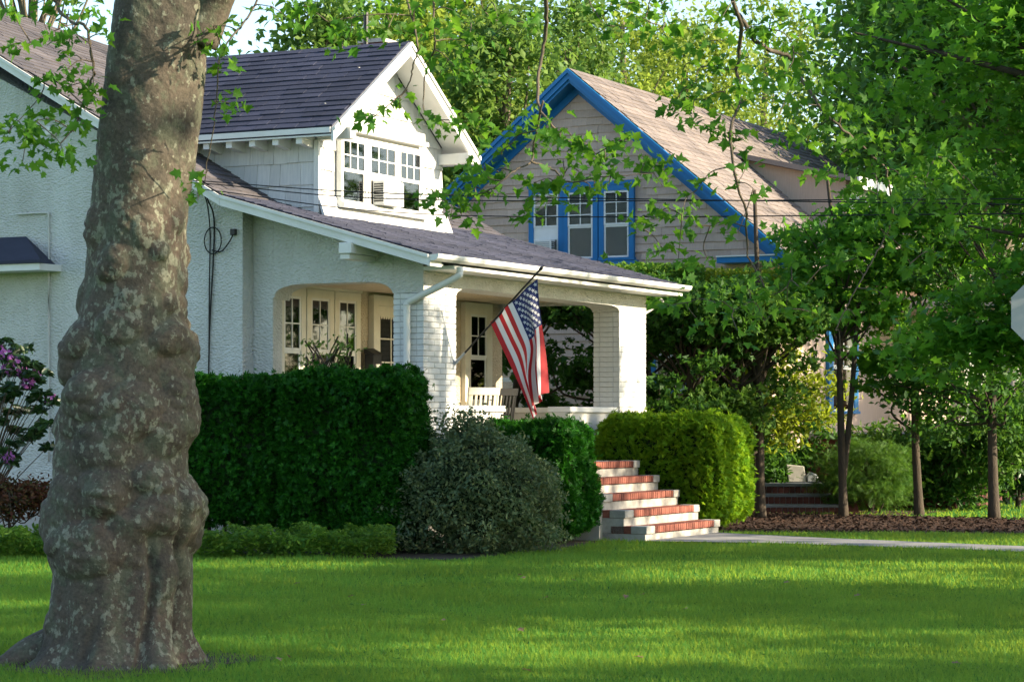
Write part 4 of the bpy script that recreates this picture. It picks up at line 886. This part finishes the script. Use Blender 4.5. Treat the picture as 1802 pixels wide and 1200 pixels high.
tree('leafy_shrub', 'dark upright shrub behind the low garden steps', (4.8, 42.6), 1.8, .05, [((0, 0, 1.2), (.75, .35, .95), 1)], 'dark_tree_leaf', OVAL, .12, 60, 50, .16, limbs=15, cat='shrub')
# background trees
grp = 'tall trees behind the houses'
for (px, D, top, rw, mat, lab) in (
   (580, 66, 88, 1.3, 'far_green_leaf', 'green tree top rising left above the dormer roof'),
   (715, 74, 66, 2.0, 'bright_tree_leaf', 'tall bright tree behind the dormer ridge'), (815, 79, 50, 2.3, 'bright_tree_leaf', 'bright yellow-green tree behind the dormer gable'),
   (895, 70, 130, 1.9, 'far_green_leaf', 'mid green tree between dormer and blue gable'), (1000, 86, 92, 1.8, 'far_green_leaf', 'dark green tree behind the blue gable peak'),
   (1095, 93, 75, 3.0, 'bright_tree_leaf', 'pale yellow-green tree behind the tan roof ridge'), (1205, 99, 72, 2.6, 'bright_tree_leaf', 'sunlit tree right of the pale one behind the tan roof'),
   (1350, 106, 90, 4.0, 'bright_tree_leaf', 'pale green tree showing through the maple boughs'), (1620, 56, 40, 2.6, 'far_green_leaf', 'green tree mass behind the maple'), (1760, 52, -200, 3.6, 'dark_tree_leaf', 'darkest tree at the upper right behind the maple'),
   (1680, 60, 300, 3.2, 'far_green_leaf', 'broad tree low behind the tan porch'), (60, 64, -60, 2.0, 'far_green_leaf', 'thin-crowned tree above the roof left of the plane trunk')):
    b = PX(px, 700, D); ztop = EYE - (top - HORIZON) / FPX * D; hh = ztop
    cr = [((0, 0, hh * .72), (rw, rw, hh * .27), 1), ((rw * .3, 0, hh * .5), (rw * .85, rw * .8, hh * .2), .5), ((-rw * .25, 0, hh * .52), (rw * .8, rw * .8, hh * .2), .5)]
    if px == 60: cr = [((0, 0, hh * .9), (rw, rw, hh * .12), .35)]
    tree('background_tree', lab, b, hh * .9, .28, cr, mat, DIAMOND, .25, 92, 75, .5, bark='grey_bark', group=grp, limbs=26, flat=.7)
# street trees beyond the right edge of the picture; they shade the lawn
grp = 'street trees along the kerb'; keep_rng = rng; rng = np.random.default_rng(21)
for k, (x, y, h, n, lab) in enumerate(((17, 9.5, 13, 84, 'street tree nearest the camera beyond the right edge'), (18.5, 16.5, 12.5, 70, 'second street tree beyond the right edge'), (17.5, 24.3, 12.6, 36, 'third street tree beyond the right edge'), (20, 29.8, 13.5, 20, 'fourth street tree beyond the right edge'), (22, 43.5, 13, 55, 'farthest street tree beyond the right edge'))):
    tree('street_tree', lab, (x, y), h * .8, .35, [((0, 0, h * .62), (4.2, 4.0, h * .36), 1)], 'plane_leaf', LOBED_S, .24, n, 125, .52, bark='grey_bark', group=grp, limbs=14, flat=.55, shell=.3)
rng = keep_rng
# ---------------------------------------------------------------- hedges and shrubs
def hedge(name, label, u0, u1, v0, v1, z0, z1, mat, n, size, group=None, lump=.05, rnd=.12):
    c = W((u0 + u1) / 2, (v0 + v1) / 2); T = empty(name, tuple(c), label, 'hedge', group, TH)
    a, b, h = (u1 - u0) / 2, (v1 - v0) / 2, (z1 - z0) / 2; zc = (z0 + z1) / 2
    M1, M2 = 40, 24; cv = []
    for jj in range(M2 + 1):
        for ii in range(M1):
            th_a, ph_a = 2 * math.pi * ii / M1, math.pi * jj / M2
            p_ = np.array([math.cos(th_a) * math.sin(ph_a), math.sin(th_a) * math.sin(ph_a), math.cos(ph_a)]); p_ /= (np.abs(p_) ** 6).sum() ** (1 / 6.)
            cv.append(p_ * (a - .09, b - .09, h - .09) + (0, 0, zc))
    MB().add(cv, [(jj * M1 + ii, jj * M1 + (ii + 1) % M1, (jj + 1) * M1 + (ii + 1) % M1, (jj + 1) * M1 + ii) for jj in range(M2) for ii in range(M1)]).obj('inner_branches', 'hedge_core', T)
    for k in range(5):
        q = -b + .3 + (2 * b - .6) * (k + rng.uniform(-.35, .35)) / 4
        MB().tube([(0, q, -.05), (.05, q + .05, .3), (0, q, z0 + .5)], [.03, .022, .02], 6).obj('stem', 'dark_bark', T)
    ar = np.array([b * h, b * h, a * h, a * h, a * b, a * b * .4]); cnt = (ar / ar.sum() * n).astype(int); P, Nn = [], []
    for face, m_ in enumerate(cnt):
        s = rng.uniform(-1, 1, (m_, 3)); ax = face // 2; s[:, ax] = -1 if face % 2 == 0 else 1
        if ax == 2: s[:, 2] = 1 if face % 2 == 0 else -1
        P.append(s); nn = np.zeros((m_, 3)); nn[:, ax] = s[:, ax]; Nn.append(nn)
    P, Nn = np.vstack(P), np.vstack(Nn)
    rad = (np.abs(P) ** 8).sum(1) ** (1 / 8.); P = P / rad[:, None]     # rounded box
    q = P * (a, b, h)
    lmp = lump * (np.sin(q[:, 0] * 7 + q[:, 2] * 5) + np.sin(q[:, 1] * 6.3 + q[:, 2] * 4.1 + 1) + .7 * np.sin(q[:, 1] * 13 + q[:, 0] * 11)) / 2 + .022 * np.sin(q[:, 1] * 31 + 3 * np.sin(q[:, 2] * 9)) * np.sin(q[:, 2] * 34 + q[:, 0] * 29 + 2 * np.sin(q[:, 1] * 8))
    q += Nn * (lmp - np.abs(rng.normal(size=len(q))) * .07 + .03 + (rng.random(len(q)) < .03) * rng.uniform(.03, .11, len(q)))[:, None]; q[:, 2] += zc
    R = rotmats(len(q), .35, Nn * .9 + np.array([0, 0, .25]), .8)
    v, f = leaves(SHOOT, q, size * rng.uniform(.65, 1.35, len(q)), R)
    link('foliage', npmesh('foliage', v, f), mat, T)['kind'] = 'stuff'
    return T
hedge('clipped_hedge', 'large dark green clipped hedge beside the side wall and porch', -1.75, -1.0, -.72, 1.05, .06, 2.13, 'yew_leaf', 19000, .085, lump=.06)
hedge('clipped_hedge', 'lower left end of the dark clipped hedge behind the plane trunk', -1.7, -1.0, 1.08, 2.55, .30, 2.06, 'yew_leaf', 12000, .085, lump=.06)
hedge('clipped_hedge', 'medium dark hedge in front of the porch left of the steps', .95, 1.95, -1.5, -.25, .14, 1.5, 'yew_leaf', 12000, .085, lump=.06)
hedge('clipped_hedge', 'sunlit yellow-green hedge right of the front steps', 4.72, 6.15, -2.02, -.1, .12, 1.58, 'sunlit_yew_leaf', 21000, .085, lump=.06)
RS = empty('round_shrub', (PX(838, 900, 28.5)[0], 28.5, 0), 'rounded grey-green shrub with small leaves in front of the porch', 'shrub')
n = 26000; d = rng.normal(size=(n, 3)); d /= np.linalg.norm(d, axis=1)[:, None]; r = 1 - np.abs(rng.normal(size=n)) * .13
r *= 1 + .15 * np.sin(d[:, 0] * 9 + 1) * np.sin(d[:, 2] * 8) + .08 * np.sin(d[:, 1] * 13 + d[:, 2] * 9) + .05 * np.sin(d[:, 0] * 21 + d[:, 2] * 17)
pos = d * r[:, None] * (.98, .88, .80) + (0, 0, .68); low_ = np.clip((.62 - pos[:, 2]) / .6, 0, 1); pos[:, :2] *= (1 + .22 * low_ - .14 * np.clip((pos[:, 2] - .9) / .6, 0, 1))[:, None]; pos[:, 2] = np.clip(pos[:, 2], .03, None); pos += rng.normal(size=pos.shape) * .018
top = rng.normal(size=(1500, 3)) * (.17, .15, .12) + (-.16, 0, 1.42); pos = np.vstack([pos, top])
v, f = leaves(OVAL, pos, rng.uniform(.035, .07, len(pos)), rotmats(len(pos), .35)); link('foliage', npmesh('foliage', v, f), 'holly_leaf', RS)['kind'] = 'stuff'
sp_ = MB()
for k in range(16): e = clumps((0, 0, .7), (.8, .7, .65), 1)[0]; sp_.tube(smooth_path([(0, 0, 0), (e[0] * .3, e[1] * .3, e[2] * .5), e], 8), np.linspace(.025, .006, 9), 5, cap=False)
sp_.obj('stems', 'dark_bark', RS)
ico = MB(); N1, N2 = 14, 9
vs = [(.74 * math.cos(2 * math.pi * i / N1) * math.sin(math.pi * j / N2), .64 * math.sin(2 * math.pi * i / N1) * math.sin(math.pi * j / N2), .70 + .58 * math.cos(math.pi * j / N2)) for j in range(N2 + 1) for i in range(N1)]
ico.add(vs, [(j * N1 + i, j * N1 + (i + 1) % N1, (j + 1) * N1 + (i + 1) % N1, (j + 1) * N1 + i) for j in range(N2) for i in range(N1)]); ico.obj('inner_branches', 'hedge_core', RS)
# ground cover
def cover(px0, px1, D0, D1, n, label, h=.26):
    pos = np.column_stack([np.zeros(n), rng.uniform(D0, D1, n), np.zeros(n)]); pos[:, 0] = (rng.uniform(px0, px1, n) - 901) / FPX * pos[:, 1]
    lump = .75 + .16 * np.sin(pos[:, 0] * 9.1 + 4 * pos[:, 1]) + .12 * np.sin(pos[:, 0] * 23 + pos[:, 1] * 7)
    pos[:, 2] = rng.random(n) ** .6 * h * lump + .02
    v, f = leaves(OVAL, pos, rng.uniform(.04, .085, n), rotmats(n, .9)); o = link('ground_cover', npmesh('ground_cover', v, f), 'cover_leaf'); tag(o, label, 'ground cover', kind='stuff')
cover(335, 695, 27.0, 28.2, 8000, 'bright leafy ground cover along the foot of the dark hedge', .36); cover(-60, 110, 27.0, 28.6, 5000, 'green ground cover left of the plane trunk', .36)
# rhododendron and azalea at the left
RH = empty('rhododendron', (PX(-30, 900, 29)[0], 29, 0), 'rhododendron with purple flower clusters at the left wall', 'shrub')
base = np.array([PX(-30, 900, 29)[0], 29, 0]); m = MB(); P_, F_ = [], []
whorls = [(8, 600, 0), (25, 640, 1), (45, 612, 0), (15, 655, 1), (40, 660, 1), (62, 668, 1), (60, 700, 0), (75, 690, 0), (30, 690, 0), (8, 700, 0), (90, 706, 1), (65, 755, 0), (80, 745, 0), (60, 765, 0), (85, 785, 0), (5, 790, 0), (20, 800, 0), (18, 812, 1), (10, 630, 1), (30, 612, 0), (-10, 660, 0), (78, 655, 0), (50, 640, 0), (0, 740, 0), (35, 630, 0), (15, 680, 0), (50, 680, 1), (40, 720, 0), (20, 725, 0), (70, 720, 0), (45, 770, 0), (30, 755, 0), (-15, 700, 0), (-5, 615, 1), (62, 640, 0), (25, 780, 0), (55, 655, 0)]
for (x, y, fl_) in whorls:
    c = PX(x, y, 29 + rng.normal() * .25) - base
    m.tube(smooth_path([(0, 0, .1), (c[0] * .4 - .05, c[1] * .5, c[2] * .55), c], 10), np.linspace(.012, .004, 11), 5, cap=False)
    for q in range(22):
        a = rng.uniform(0, 6.28); dr_ = np.array([math.cos(a), math.sin(a), rng.normal() * .3 - .15]); P_.append((c + dr_ * .07, dr_))
    if fl_: F_.append(c + (0, -.03, .04))
pos = np.array([p[0] for p in P_]); dirs = np.array([p[1] for p in P_]); v, f = leaves(OVAL, pos, rng.uniform(.12, .17, len(pos)), rotmats(len(pos), .6, dirs * 2))
m.obj('stems', 'dark_bark', RH); link('foliage', npmesh('foliage', v, f), 'rhodo_leaf', RH)['kind'] = 'stuff'
for c in F_:
    n = 40; d = rng.normal(size=(n, 3)); d /= np.linalg.norm(d, axis=1)[:, None]
    v, f = leaves(OVAL, d * .065, .065, rotmats(n, .1, d)); link('flower_cluster', npmesh('flower_cluster', v, f), 'rhodo_flower', RH, tuple(c))
tree('azalea', 'low reddish azalea bush at the foot of the left wall', (PX(15, 900, 28.9)[0], 28.9), .5, .025, [((0, 0, .62), (.55, .4, .22), 1)], 'azalea_leaf', OVAL, .06, 60, 60, .1, limbs=24, cat='shrub')
# thin shrub poking over the hedge by the porch
tree('nandina_shrub', 'thin leafy sprays poking above the dark hedge by the porch', W(-.75, .9), 2.3, .009, [((-.25, .35, 2.3), (.15, .25, .3), .4), ((.2, -.6, 2.35), (.15, .22, .3), .5)], 'far_green_leaf', OVAL, .07, 34, 6, .06, limbs=30, flat=.3, cat='shrub')
# ---------------------------------------------------------------- grass, fallen leaves, mulch chips
def grass(D0, D1, n, h, wd):
    D = D0 + (D1 - D0) * rng.random(n); X = rng.uniform(-1, 1, n) * (D * .30 + .9)
    P = np.column_stack([X, D, np.zeros(n)]); d = P - O; u, v = d @ U, d @ V
    keep = ~(((u > -2.85) & (u < 2.05) & (v > np.interp(u, [-2.6, .2, 1.3, 2.05], [-1.9, -1.9, -1.7, -1.5])) & (v < 13)) | ((u > -.4) & (v > -.1)) | ((u > 2.05) & (u < 4.65) & (v > -2.15)))
    cw_ = 2.2 + .16 * 0; edge0 = np.interp(-v, [2.1, 4, 6.6, 12], [2.0, 2.2, 1.75, 1.1]); edge1 = np.interp(-v, [2.1, 4, 6.6, 12], [4.55, 3.75, 2.95, 2.2])
    keep &= ~((v < -2.05) & (u > edge0) & (u < edge1))
    m0 = np.interp(-v, [-.3, 2.25, 4.2, 6.1, 9], [4.7, 4.9, 5.6, 6.4, 6.8]); keep &= ~((u > m0) & (u < 11.2))
    rt_ = np.hypot(P[:, 0] - TX, P[:, 1] - TY); keep &= rng.random(len(P)) < np.clip((rt_ - .5) / .55, 0, 1)
    P = P[keep]; n = len(P); a = rng.uniform(0, 2 * np.pi, n); H = h * rng.uniform(.55, 1.3, n) * (1 + .25 * np.sin(P[:, 0] * 2.1) * np.sin(P[:, 1] * 1.7))
    lean = rng.normal(size=(n, 2)) * .5; w2 = wd * rng.uniform(.7, 1.3, n) / 2
    ex = np.column_stack([np.cos(a) * w2, np.sin(a) * w2, np.zeros(n)])
    tip = P + np.column_stack([lean * H[:, None], H])
    return np.stack([P - ex, P + ex, tip], 1).reshape(-1, 3), np.arange(n * 3).reshape(-1, 3)
def weeds(n):
    D = rng.uniform(12, 30, n); X = rng.uniform(-1, 1, n) * D * .21; c = np.column_stack([X, D, np.full(n, .035)]); k = (np.hypot(X - TX, D - TY) > .8) & (D < 26)
    pos = np.repeat(c[k], 14, 0) + rng.normal(size=(k.sum() * 14, 3)) * (.10, .10, .008)
    return leaves(OVAL, pos, rng.uniform(.018, .035, len(pos)), rotmats(len(pos), 1.0))
v, f = weeds(170); tag(link('clover', npmesh('clover', v, f), 'cover_leaf'), 'small clover patches scattered through the mown lawn', 'clover', kind='stuff')
v, f = join([grass(10.4, 16, 210000, .042, .006), grass(16, 22, 185000, .045, .009), grass(22, 34, 205000, .05, .014), grass(34, 52, 42000, .05, .03)])
tag(link('grass', npmesh('grass', v, f), 'grass_blade'), 'short mown green grass of the front lawn', 'grass', kind='stuff')
for k in range(26):
    D = rng.uniform(12.5, 24); X = rng.uniform(-.9, 1) * D * .2
    if math.hypot(X - TX, D - TY) < .8: continue
    if k == 0 or 'DL' not in globals():
        DL = npmesh('fallen_leaf', LOBED_S[0] * .07, LOBED_S[1]); DL.materials.append(MATS['dead_leaf'])
    o = link('fallen_leaf', DL, None, loc=(X, D, .05)); o.rotation_euler = tuple(rng.uniform(-.5, .5, 2)) + (rng.uniform(0, 6),)
    tag(o, 'dry brown leaf lying on the mown lawn', 'leaf', 'dry leaves scattered on the lawn')
n = 9000; uu = rng.uniform(4.7, 11.3, n); vv_ = rng.uniform(-9, .3, n); m0 = np.interp(-vv_, [-.3, 2.25, 4.2, 6.1, 9], [4.75, 4.95, 5.65, 6.45, 6.85]); k = uu > m0
pos = np.array([W(a, b, .025) for a, b in zip(uu[k], vv_[k])]); v, f = leaves(DIAMOND, pos, rng.uniform(.04, .09, len(pos)), rotmats(len(pos), 1.2))
tag(link('mulch_chips', npmesh('mulch_chips', v, f), 'mulch'), 'brown wood chips covering the planting bed', 'mulch', kind='stuff')
